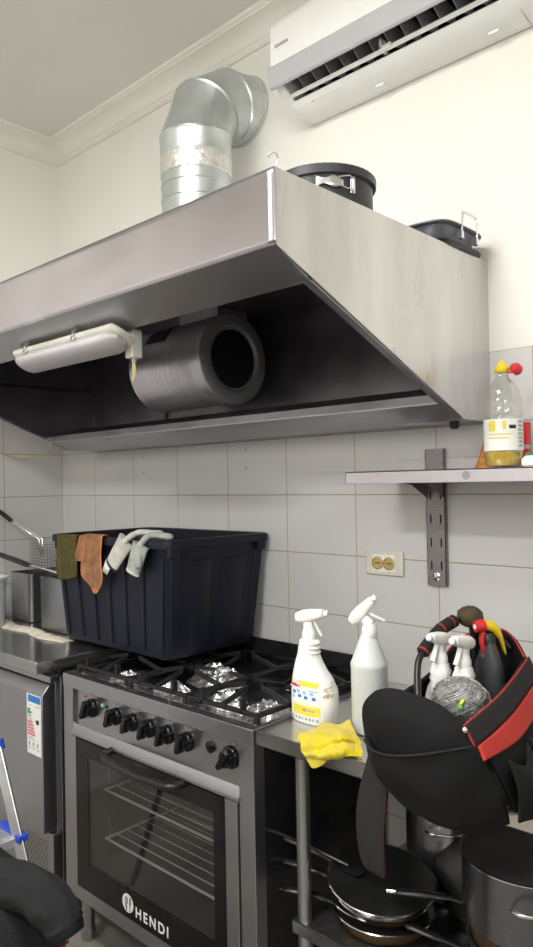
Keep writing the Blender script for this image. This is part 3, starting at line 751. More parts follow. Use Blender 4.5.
for tt, ww, a in ((.0, .022, .9), (.30, .045, .84), (.68, .06, .84), (1., .02, .9)): O('rib', rib('s', tt, ww, .004, .05, a), CRATE, cr, bevel=.002)
for yy in (-.445, -.045):
    O('grip_block', G().box((tx1 - .006, yy - .02, zt_ - .045), (tx1 + .012, yy + .02, zt_ - .010)), CRATE, cr, bevel=.003)
O('grip_block', G().box((tx0 - .012, -.455, zt_ - .045), (tx0 + .004, -.415, zt_ - .010)), CRATE, cr, bevel=.003)
g = G()
g.add([(1.3795, -.245, 1.30), (1.3795, -.236, 1.300), (1.3795, -.235, 1.307), (1.3795, -.243, 1.308)], [(0, 1, 2, 3)]); g.add([(1.3795, -.20, 1.300), (1.3795, -.196, 1.300), (1.3795, -.196, 1.304), (1.3795, -.20, 1.304)], [(0, 1, 2, 3)])
O('paint_fleck', g, LABELW, cr, solid=.002)

def drape(rows, m, name, label, cat, seed, group=None, wave=.006, lay=0., inner=.10, trim=None):
    """rows: (z, xl, xr) on the outside of the crate front, top first"""
    yo = ty0 - .017 - lay; z_rim = zt_ + .0125 + lay
    prof = [('in', ty0 + .012, z_rim - inner), ('in', ty0 + .010, z_rim - .03), ('in', ty0 + .004, z_rim - .004), ('in', ty0 - .006, z_rim + .0005), ('in', yo + .002, z_rim - .002)]
    ctl = [(p[1], p[2], rows[0][1], rows[0][2]) for p in prof]
    for z, xl, xr in rows[1:]: ctl.append((yo, z, xl, xr))
    n = len(ctl)
    def f(u, v):
        t = v * (n - 1); i = min(int(t), n - 2); w = t - i
        y, z, xl, xr = [lerp(a, b, w) for a, b in zip(ctl[i], ctl[i + 1])]
        x = lerp(xl, xr, u) + .002 * noise.noise((v * 8, u * 3, seed))
        out = max(0, (v * (n - 1) - 4) / (n - 5))
        y -= (abs(noise.noise((x * 14, seed, z * 4))) * wave * 2.5 + wave * .6 * (1 + sin(x * 90 + seed + z * 10))) * min(1, out * 2)
        return (x, y, z)
    g = G(); g.grid(f, 22, 40)
    if trim is not None:
        kmax = len(g.f)
        for q in range(kmax):
            col = q % 21; row = q // 21
            if row >= 37 or (col in (0, 20) and row > 14): g.mi[q] = 1
        m = [m, trim]
    o = O(name, g, m, loc=((rows[0][1] + rows[0][2]) / 2, yo, zt_), solid=.0035, fix=False)
    return tag(o, label, cat, group)
drape([(1.34, .755, .885), (1.29, .755, .892), (1.24, .760, .900), (1.205, .768, .895), (1.187, .775, .815)], OLIVE, 'cleaning_rag', 'olive green rag draped over the crate rim, leftmost', 'rag', 1, 'rags over the crate rim')
drape([(1.34, .905, .985), (1.30, .897, .980), (1.27, .890, .955), (1.262, .900, .950)], ORANGE, 'cleaning_rag', 'short folded orange-brown rag half, against the olive rag', 'rag', 2, 'rags over the crate rim', trim=ORTRIM)
drape([(1.34, .945, 1.055), (1.30, .945, 1.050), (1.25, .932, 1.050), (1.215, .943, 1.058), (1.19, .975, 1.050), (1.155, 1.012, 1.028)], ORANGE, 'cleaning_rag', 'pointed orange-brown rag hanging longest from the crate rim', 'rag', 5, 'rags over the crate rim', lay=.006, trim=ORTRIM)
def glove(cuff, palm, tips, w, mat, label, band):
    rt = T('work_glove', label, 'glove', palm, 'work gloves on the crate rim')
    g = G(); path = smooth_path([cuff, [lerp(a, b, .5) for a, b in zip(cuff, palm)], palm], 6)
    n = len(path); g.tube(path, [w * (.92 + .25 * i / n) for i in range(n)], 16, flat=.42, up=(0, -1, .2))
    for tp in tips:
        pp = smooth_path([[lerp(a, b, -.25) for a, b in zip(palm, tp[0])], *tp], 6)
        g.tube(pp, [.0125] * (len(pp) - 2) + [.011, .006], 12, flat=.8)
    O('knit_body', g, mat, rt)
    d = (V(palm) - V(cuff)).normalized(); c = V(cuff)
    O('cuff_band', G().tube([c - d * .002, c + d * .007], w * .98, 16, flat=.44, up=(0, -1, .2)), band, rt)
    return rt
yo = ty0 - .030
gl1 = glove((1.130, yo - .006, 1.262), (1.195, yo + .006, 1.345), [[(1.235, ty0 - .004, 1.372), (1.29, ty0 + .01, 1.372), (1.335, ty0 + .018, 1.372)], [(1.215, ty0 + .003, 1.366), (1.25, ty0 + .03, 1.358), (1.265, ty0 + .05, 1.33)], [(1.20, ty0 + .002, 1.364), (1.19, ty0 + .03, 1.352), (1.195, ty0 + .05, 1.32)]], .036, GLOVE,
      'white knit work glove with dark-banded cuff over crate rim', BLK)
g = G(); g.add([(1.082, yo - .012, 1.240), (1.112, yo - .014, 1.228), (1.138, yo - .012, 1.262), (1.105, yo - .010, 1.282)], [(0, 1, 2, 3)])
O('care_label', g, LABELW, gl1, solid=.001)
gl2 = glove((1.245, yo - .004, 1.245), (1.275, yo + .006, 1.335), [[(1.300, ty0 - .003, 1.364), (1.35, ty0 + .004, 1.366), (1.395, ty0 + .01, 1.362)], [(1.29, ty0 + .002, 1.366), (1.32, ty0 + .03, 1.352), (1.33, ty0 + .05, 1.32)], [(1.285, yo - .012, 1.31), (1.29, yo - .016, 1.28), (1.288, yo - .016, 1.265)]], .036, GLOVEG,
      'greyish knit work glove hanging cuff-down over crate rim, rightmost', GLOVE)

# ------------------------------------------------------------------ left: refrigerated counter
fg = T('undercounter_fridge', 'stainless steel undercounter fridge with worktop, left of the stove', 'fridge', (.45, -.32, 0))
WT = .937
O('worktop', G().box((0.003, -.672, .897), (.938, -.003, WT)), STEELX, fg, bevel=.003)
bd = G(); bd.box((.006, -.585, .10), (.905, -.01, .870)); bd.box((.03, -.56, .87), (.89, -.01, .897)); bd.box((.006, -.618, .855), (.93, -.585, .878)); bd.box((.905, -.575, .10), (.925, -.01, .87))
bd.box((.006, -.612, .10), (.925, -.585, .335))
O('cabinet', bd, STEEL, fg, bevel=.002)
dr_ = G(); dr_.prism([(-.590, .342), (-.638, .342), (-.638, .812), (-.610, .846), (-.590, .846)], 'x', .46, .910)
fd = O('door', dr_, STEEL, fg, bevel=.002)
fd2 = O('door', G().prism([(-.590, .342), (-.638, .342), (-.638, .812), (-.610, .846), (-.590, .846)], 'x', .02, .455), STEEL, fg, bevel=.002)
# energy label on the door
el = G(); y_ = -.6385
def rct(x0, x1, z0, z1, k, dy=0): el.add([(x0, y_ - dy, z0), (x1, y_ - dy, z0), (x1, y_ - dy, z1), (x0, y_ - dy, z1)], [(0, 1, 2, 3)], k)
rct(.806, .902, .600, .808, 0)
rct(.815, .899, .780, .804, 1, .0003); rct(.812, .845, .742, .747, 8, .0003); rct(.868, .895, .767, .770, 8, .0003); rct(.822, .836, .767, .770, 8, .0003)
cols = [3, 3, 4, 5, 6, 6, 6, 6, 6]
for i, c in enumerate(cols): rct(.810, .830 + i * .004, .748 - i * .0105, .756 - i * .0105, c, .0004)
el.add([(.864, y_ - .0004, .716), (.872, y_ - .0004, .724), (.888, y_ - .0004, .724), (.888, y_ - .0004, .708), (.872, y_ - .0004, .708)], [(0, 1, 2, 3, 4)], 7)
for x in (.818, .845, .874): rct(x, x + .007, .628, .642, 1, .0004); rct(x - .002, x + .012, .618, .622, 8, .0004)
rct(.815, .86, .650, .653, 8, .0004); rct(.815, .845, .656, .659, 8, .0004)
O('energy_label', el, [LABELW, LBLUE, LSKY, LGREEN, LTEAL, LORNG, LPINK, LBLK, LGREY], fd, fix=False, smooth=False)
vg = G()
for j in range(9):
    for i in range(8):
        x = .745 + i * .0185 + (j % 2) * .006; z = .192 + j * .0125
        vg.add([(x, -.6128, z), (x + .005, -.6128, z + .001), (x + .011, -.6128, z + .010), (x + .006, -.6128, z + .009)], [(0, 1, 2, 3)])
O('vent_grille', vg, BLK, fg, smooth=False, fix=False)
for x in (.06, .87):
    for y in (-.55, -.06): O('foot', G().at((x, y, 0)).lathe([(.022, 0), (.022, .03), (.018, .04), (.018, .10)], 20), BLK, fg)

# cream cloth under the fryer pans
cw_ = G()
def cl_f(u, v):
    x = .03 + .70 * u; yc = -.40 - .035 * u + .01 * sin(u * 14); y = yc + (v - .5) * (.055 + .04 * (1 - u)) + .008 * noise.noise((u * 9, v, 3))
    z = WT + .0015 + .017 * sin(pi * v) * (.6 + .6 * abs(noise.noise((u * 8, v * 2, 7)))) * min(1, (1 - u) * 8)
    return (x, y, z)
cw_.grid(cl_f, 70, 12)
tag(O('cleaning_cloth', cw_, TOWEL, loc=(.38, -.41, WT), solid=.002), 'crumpled cream cloth on worktop in front of steel pans', 'cloth')

def steel_pan(x0, x1, y0, y1, z0, z1, label):
    rt = T('fryer_pan', label, 'pan', ((x0 + x1) / 2, (y0 + y1) / 2, z0), 'steel fryer pans on the worktop')
    g = G()
    q = lambda i, z: rr_rect(x0 + i, x1 - i, y0 + i, y1 - i, z, .018)
    g.rings([q(.004, z0), q(0, z0 + .004), q(0, z1 - .004), q(-.004, z1 - .002), q(-.004, z1), q(.003, z1), q(.003, z0 + .004)])
    O('body', g, STEEL, rt); return rt
steel_pan(.085, .265, -.325, -.09, WT + .001, 1.150, 'square steel fryer pan beside the pale bucket')
steel_pan(.405, .615, -.360, -.10, WT + .001, 1.155, 'square steel fryer pan close against the black crate')
WIRE = M('browned_wire', (.16, .13, .11), .45, .6)
def basket(x0, x1, y0, y1, z0, z1, label):
    rt = T('fryer_basket', label, 'fryer basket', ((x0 + x1) / 2, (y0 + y1) / 2, z0), 'wire fryer baskets')
    g = G()
    for z in (z0, z1): g.tube([(x0, y0, z), (x1, y0, z), (x1, y1, z), (x0, y1, z), (x0, y0, z)], .0018, 6)
    O('frame', g, CHROME, rt)
    g = G(); st_ = .013
    n1 = int((x1 - x0) / st_); n2 = int((y1 - y0) / st_); n3 = int((z1 - z0) / st_)
    for i in range(n1 + 1):
        x = x0 + (x1 - x0) * i / n1; g.tube([(x, y0, z1), (x, y0, z0), (x, y1, z0), (x, y1, z1)], .0006, 4)
    for i in range(n2 + 1):
        y = y0 + (y1 - y0) * i / n2; g.tube([(x0, y, z1), (x0, y, z0), (x1, y, z0), (x1, y, z1)], .0006, 4)
    for i in range(1, n3):
        z = z0 + (z1 - z0) * i / n3; g.tube([(x0, y0, z), (x1, y0, z), (x1, y1, z), (x0, y1, z), (x0, y0, z)], .0006, 4)
    O('mesh', g, WIRE, rt); return rt
b1 = basket(.17, .455, -.27, -.13, 1.158, 1.292, 'wire fryer basket standing raised on the steel pans')
b1h = O('handle_wire', (lambda g: (g.tube([(.262, -.272, 1.225), (.262, -.278, 1.30), (.225, -.315, 1.335), (.145, -.350, 1.380)], .0022, 8), g.tube([(.285, -.272, 1.225), (.285, -.276, 1.302), (.240, -.313, 1.340), (.150, -.345, 1.386)], .0022, 8), g)[-1])(G()), CHROME, b1)
O('grip', G().tube([(.150, -.347, 1.381), (.10, -.352, 1.404), (.015, -.365, 1.442)], [.011, .013, .011], 12, flat=.75), BLK, b1h)
b2 = basket(.425, .595, -.340, -.12, 1.02, 1.152, 'wire fryer basket sunk in the steel pan beside the crate')
b2h = O('handle_wire', (lambda g: (g.tube([(.560, -.342, 1.165), (.555, -.350, 1.180), (.45, -.375, 1.196), (.36, -.385, 1.205)], .0022, 8), g.tube([(.540, -.342, 1.165), (.535, -.356, 1.180), (.45, -.383, 1.196), (.36, -.392, 1.205)], .0022, 8), g)[-1])(G()), CHROME, b2)
O('grip', G().tube([(.375, -.386, 1.203), (.36, -.386, 1.204), (.25, -.388, 1.218), (.10, -.390, 1.236)], [.010, .015, .016, .015], 12, flat=.7), BLK, b2h)
# bucket
bk = T('plastic_bucket', 'pale grey plastic bucket at the left end of the worktop', 'bucket', (.215, -.505, WT))
g = G().at((.205, -.505, WT)); g.lathe([(.0, .002), (.072, .002), (.076, .0), (.080, .004), (.093, .205), (.099, .206), (.100, .214), (.096, .216), (.091, .212), (.078, .010), (0, .010)], 48)
O('pail', g, PAIL, bk)
O('handle', G().tube([(.205 + .098 * cos(a), -.505 + .105 * sin(a) , WT + .195 - .02 * abs(sin(a))) for a in [pi * 1.0 + pi * i / 16 for i in range(17)]], .002, 6), CHROME, bk)

# ------------------------------------------------------------------ right: prep table
tb = T('prep_table', 'stainless steel work table with undershelf, right of the stove', 'table', (2.6, -.3, 0))
PX0, PX1 = 1.889, 3.30
g = G(); g.box((PX0, -.594, .896), (PX1, -.003, .900)); g.box((PX0, -.594, .862), (PX1, -.590, .900)); g.box((PX0, -.594, .862), (PX1, -.575, .866)); g.box((PX0, -.007, .862), (PX1, -.003, .9)); g.box((PX0, -.59, .862), (PX0 + .004, -.005, .9))
O('worktop', g, STEELT, tb, bevel=.0015)
for x in (2.0, 3.24):
    for y in (-.545, -.05): O('leg', G().at((x, y, 0)).lathe([(.022, 0), (.022, .03), (.0175, .035), (.0175, .896)], 24), STEEL, tb)
O('undershelf', (lambda g: (g.box((1.975, -.565, .440), (3.265, -.03, .444)), g.box((1.975, -.565, .412), (3.265, -.561, .444)), g)[-1])(G()), STEELX, tb, bevel=.001)
SH = .4445

# spray bottles
def trigger_head(rt, top, d, mat, tilt=0., sc=1., neck=.018, collar=None):
    """d: heading angle of the nozzle; top: point on top of the bottle neck"""
    mt = Matrix.Translation(top) @ Matrix.Rotation(d, 4, 'Z') @ Matrix.Scale(sc, 4)
    g = G(); g.m = mt; g.lathe([(neck, -.004), (neck + .001, .0), (neck + .001, .018), (neck - .002, .024), (neck - .003, .030)], 28); O('collar', g, collar or mat, rt)
    mh = mt @ Matrix.Translation((0, 0, .026)) @ Matrix.Rotation(-tilt, 4, 'Y')
    g = G(); g.m = mh
    rs = []
    for x, zc, hy, hz in ((-.036, .032, .006, .006), (-.033, .032, .013, .012), (-.018, .034, .017, .017), (.004, .036, .016, .018), (.024, .040, .013, .014), (.042, .043, .011, .011), (.044, .043, .008, .008)):
        rs.append([(x, hy * math.copysign(abs(cos(a)) ** .7, cos(a)), zc + hz * math.copysign(abs(sin(a)) ** .7, sin(a))) for a in [2 * pi * j / 20 for j in range(20)]])
    g.rings(rs)
    g.loft([(.0, 0, 0, .014, .013), (.015, -.001, 0, .013, .012), (.034, -.004, 0, .015, .012)], 20, 3)
    hd = O('spray_head', g, mat, rt)
    g = G(); g.m = mh; g.at; g.lathe
    gn = G(); gn.m = mh @ Matrix.Translation((.045, 0, .043)) @ Matrix.Rotation(pi / 2, 4, 'Y'); gn.lathe([(.0085, 0), (.0085, .010), (.006, .012), (0, .012)], 16); O('nozzle', gn, mat, hd)
    g = G(); g.m = mh; g.tube(smooth_path([(.016, 0, .030), (.020, 0, .015), (.028, 0, -.002), (.036, 0, -.016)], 6), .0066, 10, flat=.55, up=(1, 0, 0)); O('trigger', g, mat, hd)
    return hd
B1 = V((1.958, -.440, .900))
s1 = T('spray_bottle', 'white trigger spray bottle with yellow and red label beside the stove', 'spray bottle', B1)
g = G().at(B1)
g.loft([(0, 0, 0, .058, .036), (.006, 0, 0, .066, .041), (.05, .001, 0, .068, .042), (.088, .000, 0, .066, .041), (.115, -.006, 0, .058, .037), (.135, -.013, 0, .047, .032), (.155, -.017, 0, .038, .028), (.175, -.018, 0, .030, .024),
        (.180, -.016, 0, .032, .025), (.186, -.018, 0, .028, .023), (.192, -.015, 0, .031, .025), (.198, -.017, 0, .026, .022), (.204, -.014, 0, .029, .024), (.212, -.016, 0, .024, .021)], 40, 2.6)
O('body', g, WHITEP, s1, ang=60)
lab = G()
bsec = [(0, 0, 0, .058, .036), (.006, 0, 0, .066, .041), (.05, .001, 0, .068, .042), (.088, .000, 0, .066, .041), (.115, -.006, 0, .058, .037), (.135, -.013, 0, .047, .032)]
def b1pt(x, z, e=.0008):
    x = -.0585 + (x + .055) * 1.16 if x < .04 else x + .012
    for i in range(len(bsec) - 1):
        if bsec[i][0] <= z <= bsec[i + 1][0]:
            t = (z - bsec[i][0]) / (bsec[i + 1][0] - bsec[i][0]); s_ = [lerp(a, b, t) for a, b in zip(bsec[i], bsec[i + 1])]; break
    u = max(-.999, min(.999, (x - s_[1]) / s_[3])); y = s_[4] * (1 - abs(u) ** 2.6) ** (1 / 2.6)
    return tuple(B1 + V((x, -y - e, z)))
def lq(x0, x1, z0, z1, k, e=.0009, n=8): lab.grid(lambda u, v: b1pt(lerp(x0, x1, u), lerp(z0, z1, v), e), n, 4, k)
lq(-.055, .040, .022, .112, 0, .0006, 14)
lq(-.052, .036, .024, .048, 1); lq(-.022, .030, .098, .111, 1); lq(-.052, .036, .048, .056, 6)
lab.add([b1pt(-.054, .112, .0013), b1pt(-.054, .088, .0013), b1pt(-.036, .098, .0013), b1pt(-.022, .112, .0013)], [(0, 1, 2, 3)], 2); lq(-.048, -.018, .094, .100, 2, .0012)
lq(-.046, -.040, .104, .106, 0, .0016); lq(-.036, -.028, .102, .104, 0, .0016); lq(-.026, -.012, .097, .0985, 0, .0015)
for i, (x, z) in enumerate(((-.042, .076), (-.028, .080), (-.024, .068), (-.010, .078), (-.006, .066), (.010, .078), (.016, .066), (-.046, .064))):
    lq(x, x + .010, z, z + .008, 3 if i % 2 else 7)
lq(.000, .024, .036, .040, 4); lq(-.010, -.002, .034, .042, 5); lq(.004, .030, .088, .090, 4)
for i in range(8): lq(-.044 + i * .010, -.040 + i * .010 + (i % 3) * .0015, .012, .019, 4)
O('label', lab, [LABELW, LYEL, LRED, LSKY, LGREY, LPINK, M('print_pale_yellow', (.80, .77, .50), .45), LBLUE], s1, fix=False)
stn = G()
for i in range(7):
    x0 = .040 + random.random() * .012; z0 = .070 + random.random() * .045
    stn.grid(lambda u, v, x0=x0, z0=z0: b1pt(x0 + u * .009, min(.13, z0 + v * .006 + u * .004), .0006), 4, 3)
O('dried_drip', stn, LBROWN, s1, fix=False)
trigger_head(s1, tuple(B1 + V((-.016, 0, .212))), R(18), WHITEP, R(2))

B2 = V((2.116, -.415, .900))
s2 = T('spray_bottle', 'translucent white unlabelled spray bottle between yellow cloth and black bag', 'spray bottle', B2)
g = G().at(B2); g.lathe([(0, .002), (.038, .001), (.043, .004), (.0455, .012), (.0455, .160), (.0465, .164), (.0465, .172), (.044, .177), (.036, .198), (.026, .226), (.020, .240), (.018, .246)], 48)
O('body', g, MILKY, s2)
trigger_head(s2, tuple(B2 + V((.004, 0, .243))), R(28), WHITEP, R(38), 1.0, .0185)

def P3(table):
    """rows of control points -> bilinear spline surface"""
    def f(u, v):
        nr = len(table); t = v * (nr - 1); i = min(int(t), nr - 2); w = t - i
        def row(r):
            p = smooth_path(table[r], 12); q = u * (len(p) - 1); k = min(int(q), len(p) - 2)
            return p[k].lerp(p[k + 1], q - k)
        a = row(max(i - 1, 0)); b = row(i); c = row(i + 1); d = row(min(i + 2, nr - 1))
        return .5 * ((2 * b) + (c - a) * w + (2 * a - 5 * b + 4 * c - d) * w * w + (3 * b - 3 * c + d - a) * w ** 3)
    return f
def cloth_noise(f, amp, sc, seed):
    def h(u, v):
        p = f(u, v); return tuple(p + V((noise.noise((p.x * sc, p.y * sc, p.z * sc + seed)), noise.noise((p.x * sc + 9, p.y * sc, p.z * sc + seed)), noise.noise((p.x * sc, p.y * sc + 5, p.z * sc + seed)))) * amp)
    return h

# yellow cloth
YR = [[(2.003, -.556, .906), (2.033, -.527, .918), (2.031, -.496, .925), (2.065, -.480, .922), (2.076, -.445, .928)],
      [(2.031, -.593, .910), (2.075, -.586, .926), (2.098, -.560, .930), (2.126, -.537, .932), (2.140, -.510, .926)],
      [(2.052, -.608, .905), (2.094, -.606, .918), (2.125, -.584, .926), (2.156, -.563, .932), (2.179, -.541, .922)],
      [(2.055, -.608, .889), (2.103, -.610, .901), (2.134, -.588, .914), (2.154, -.558, .920), (2.183, -.549, .916)],
      [(2.069, -.614, .886), (2.113, -.618, .895), (2.160, -.617, .914), (2.178, -.584, .918), (2.199, -.563, .914)],
      [(2.075, -.608, .878), (2.114, -.608, .883), (2.157, -.606, .898), (2.186, -.588, .904), (2.207, -.574, .903)]]
def ycl(u, v):
    q = P3(YR)(u, v); k = min(1, 6 * u, 6 * (1 - u), 8 * v, 8 * (1 - v))
    q = q + V((0, -.3, 1)) * (.006 * noise.noise((q.x * 40, q.y * 40, 3)) + .003 * noise.noise((q.x * 110, q.y * 110, 8))) * max(k, .25)
    return (q.x + .004 * noise.noise((u * 7, v * 7, 1)), q.y, q.z)
g = G(); g.grid(ycl, 60, 44)
yc_ = tag(O('microfibre_cloth', g, YCLOTH, loc=(2.1, -.55, .9), solid=.004), 'crumpled bright yellow cloth on the work table edge', 'cloth')
g = G()
TL = [[(2.060, -.600, .890), (2.080, -.604, .890), (2.105, -.606, .892), (2.135, -.604, .894)], [(2.070, -.607, .876), (2.083, -.611, .874), (2.105, -.611, .878), (2.128, -.606, .885)], [(2.080, -.608, .866), (2.088, -.611, .860), (2.100, -.611, .862), (2.116, -.607, .874)]]
g.grid(cloth_noise(P3(TL), .003, 30, 2), 24, 12)
O('overhanging_corner', g, YCLOTH, yc_, solid=.005)

# ------------------------------------------------------------------ tool bag
bg = T('tool_bag', 'open black fabric tool bag with red trim on the work table', 'tool bag', (2.40, -.42, .90))
# near end panel, bulging over the table edge
near = [[(2.335, -.690, 1.100), (2.375, -.695, 1.112), (2.430, -.700, 1.112), (2.480, -.700, 1.102), (2.525, -.690, 1.072)],
        [(2.300, -.690, 1.060), (2.360, -.715, 1.065), (2.425, -.722, 1.066), (2.490, -.718, 1.055), (2.548, -.685, 1.025)],
        [(2.290, -.670, 1.000), (2.360, -.708, 1.000), (2.430, -.720, 1.000), (2.505, -.712, .995), (2.572, -.660, .975)],
        [(2.285, -.640, .930), (2.350, -.680, .922), (2.430, -.700, .918), (2.520, -.690, .918), (2.580, -.640, .915)],
        [(2.300, -.610, .890), (2.370, -.640, .868), (2.430, -.655, .858), (2.500, -.650, .860), (2.570, -.615, .885)]]
O('end_panel', G().grid(cloth_noise(P3(near), .004, 14, 1), 40, 34), FAB, bg, solid=.012)
# pocket sewn over the lower part of the end panel
pk_ = [[(2.300, -.690, 1.000), (2.345, -.722, .994), (2.400, -.735, 1.000), (2.470, -.737, 1.020), (2.545, -.700, 1.040)],
       [(2.292, -.665, .950), (2.350, -.712, .945), (2.430, -.735, .950), (2.510, -.722, .955), (2.578, -.660, .965)],
       [(2.298, -.640, .905), (2.365, -.682, .892), (2.430, -.702, .885), (2.510, -.696, .885), (2.575, -.642, .90)]]
O('front_pocket', G().grid(cloth_noise(P3(pk_), .006, 16, 4), 36, 20), FAB, bg, solid=.006)
pw = smooth_path([(2.305, -.703, 1.000), (2.345, -.730, .995), (2.400, -.742, 1.001), (2.470, -.744, 1.021), (2.540, -.708, 1.040)], 8)
O('pocket_seam', G().tube(pw, .0022, 6), FABG, bg)
# right side panel with band and pockets
right = [[(2.525, -.690, 1.072), (2.515, -.560, 1.085), (2.490, -.420, 1.095), (2.455, -.270, 1.105)],
         [(2.575, -.660, .985), (2.575, -.540, .985), (2.550, -.400, .985), (2.505, -.260, .990)],
         [(2.580, -.615, .905), (2.590, -.520, .902), (2.575, -.390, .902), (2.530, -.250, .902)]]
O('side_panel', G().grid(cloth_noise(P3(right), .004, 14, 2), 36, 24), FAB, bg, solid=.010, label='right side panel')
band = [[(2.530, -.700, 1.076), (2.521, -.560, 1.089), (2.497, -.420, 1.099), (2.461, -.262, 1.109)],
        [(2.548, -.695, 1.040), (2.540, -.560, 1.050), (2.516, -.420, 1.060), (2.480, -.262, 1.070)]]
O('rim_band', G().grid(P3(band), 30, 6), FABG, bg, solid=.006)
for r_ in (0, 1):
    O('red_piping', G().tube(smooth_path(band[r_], 8), .0022, 6), RED, bg)
O('red_piping', G().tube([band[0][0], [lerp(a, b, .5) for a, b in zip(band[0][0], band[1][0])], band[1][0]], .0022, 6), RED, bg)
redp = [[(2.552, -.690, 1.040), (2.544, -.560, 1.050), (2.521, -.420, 1.060), (2.486, -.262, 1.070)],
        [(2.566, -.695, 1.018), (2.566, -.560, 1.018), (2.543, -.420, 1.030), (2.506, -.258, 1.042)]]
O('red_lining', G().grid(P3(redp), 30, 8), RED, bg, solid=.006)
for i, (ya, yb) in enumerate(((-.655, -.545), (-.520, -.41), (-.385, -.28))):
    tbl = []
    for z, o_ in ((1.015, .590), (.965, .612), (.905, .608)):
        dx_ = .045 * (ya + .66) * -1.2
        row = []
        for k in range(5):
            y = lerp(ya, yb, k / 4); bul = .018 * sin(pi * k / 4); xb = o_ + 2. - .17 * max(0, y + .62)
            row.append((xb + bul, y, z - (.022 * sin(pi * k / 4) if z > 1 else 0)))
        tbl.append(row)
    O('side_pocket', G().grid(cloth_noise(P3(tbl), .005, 18, i), 16, 14), FAB, bg, solid=.005)
# left panel, back panel, floor
left = [[(2.335, -.690, 1.095), (2.300, -.560, 1.060), (2.265, -.420, 1.050), (2.240, -.270, 1.070)],
        [(2.290, -.640, .930), (2.255, -.520, .935), (2.240, -.400, .935), (2.225, -.260, .94)],
        [(2.300, -.590, .906), (2.262, -.500, .906), (2.245, -.390, .906), (2.235, -.250, .906)]]
O('side_panel', G().grid(cloth_noise(P3(left), .004, 14, 6), 30, 20), FAB, bg, solid=.010, label='left side panel')
back = [[(2.240, -.270, 1.070), (2.275, -.245, 1.120), (2.345, -.232, 1.155), (2.405, -.240, 1.150), (2.455, -.268, 1.105)],
        [(2.232, -.265, 1.000), (2.275, -.240, 1.010), (2.345, -.228, 1.015), (2.415, -.235, 1.012), (2.490, -.262, 1.000)],
        [(2.235, -.250, .906), (2.285, -.236, .906), (2.355, -.226, .906), (2.430, -.232, .906), (2.530, -.250, .906)]]
O('back_panel', G().grid(cloth_noise(P3(back), .003, 14, 8), 30, 24), FAB, bg, solid=.010)
O('red_piping', G().tube(smooth_path([V(p) + V((0, .0, .004)) for p in back[0]], 8), .0022, 6), RED, bg)
O('bottom', G().prism([(2.30, -.585), (2.575, -.585), (2.53, -.255), (2.24, -.255)], 'z', .9012, .909), FABG, bg)
for x, z in ((2.408, 1.094), (2.412, 1.080)):
    g = G().at((x, -.709, z), rx=pi / 2); g.lathe([(.0055, 0), (.0055, .003), (.003, .0055), (0, .006)], 16); O('rivet', g, CHROME, bg)
g = G().at((2.532, -.701, 1.068), rx=pi / 2); g.lathe([(.0055, 0), (.0055, .003), (.003, .0055), (0, .006)], 16); O('rivet', g, CHROME, bg)
# carrying handle
hpth = smooth_path([(2.312, -.505, 1.035), (2.290, -.470, 1.085), (2.282, -.440, 1.120), (2.292, -.375, 1.165), (2.305, -.318, 1.185), (2.330, -.285, 1.178), (2.375, -.262, 1.160), (2.41, -.248, 1.120)], 8)
hdl = O('handle', G().tube(hpth, .008, 12), BLK, bg)
gp = smooth_path([(2.282, -.436, 1.123), (2.292, -.375, 1.166), (2.305, -.318, 1.186)], 10)
grp = O('grip', G().tube(gp, [.012] + [.0155] * (len(gp) - 2) + [.012], 16), FABG, hdl)
for i in (1, 6, 11, 16):
    a, b = gp[i], gp[i + 1]; O('grip_stripe', G().tube([a, a.lerp(b, .55)], .0162, 16), RED, hdl)
g = G(); 
for q in ((2.312, -.508, 1.030), (2.322, -.512, 1.028)): g.tube([q, V(q) + V((0, .004, .016))], .004, 10)
O('handle_clamp', g, CHROME, hdl)
# strap hanging in front of the table
strp = [[(2.262, -.625, .935), (2.325, -.640, .935)], [(2.248, -.645, .85), (2.322, -.655, .85)], [(2.246, -.650, .78), (2.318, -.658, .78)], [(2.252, -.645, .72), (2.314, -.650, .715)], [(2.262, -.640, .70), (2.306, -.642, .695)]]
O('shoulder_strap', G().grid(P3(strp), 8, 24), FABG, bg, solid=.008)
for j in (0, 1):
    O('strap_piping', G().tube(smooth_path([V(r_[j]) + V((0, -.002, 0)) for r_ in strp], 6), .0022, 6), M('dark_red_stitching', (.05, .01, .01), .7), bg)

# things in the bag
def bag_sprayer(x, y, d, label, mat, sc=1.):
    base = V((x, y, .910)); rt = T('spray_bottle', label, 'spray bottle', base)
    g = G().at(base); hs = 1.16
    g.loft([(z_ * hs, cx_q, cy_q, rx_q, ry_q) for z_, cx_q, cy_q, rx_q, ry_q in [(0, 0, 0, .034, .026), (.004, 0, 0, .038, .029), (.09, 0, 0, .038, .029), (.115, 0, 0, .030, .026), (.128, 0, 0, .022, .021), (.134, 0, 0, .025, .024), (.141, 0, 0, .022, .021), (.148, 0, 0, .025, .024), (.155, 0, 0, .021, .020), (.163, 0, 0, .019, .019)]], 32, 2.5)
    O('body', g, mat, rt, ang=60)
    trigger_head(rt, tuple(base + V((0, 0, .163 * hs))), d, mat, R(4), .92, .018); return rt
bag_sprayer(2.312, -.405, R(268), 'white spray bottle in the black bag, left, under the handle', WHITEP)
bag_sprayer(2.372, -.405, R(266), 'white spray bottle in the bag, head towards the viewer, beside dark bottle', WHITEP)
db = V((2.393, -.322, .910)); DH = .032
s4 = T('spray_bottle', 'dark spray bottle with red and yellow trigger in the bag', 'spray bottle', db)
g = G().at(db); g.loft([(0, 0, 0, .034, .022), (.004, 0, 0, .037, .025), (.15, 0, 0, .037, .025), (.19, 0, 0, .030, .022), (.220, 0, 0, .018, .017), (.237, 0, 0, .014, .014)], 28, 3)
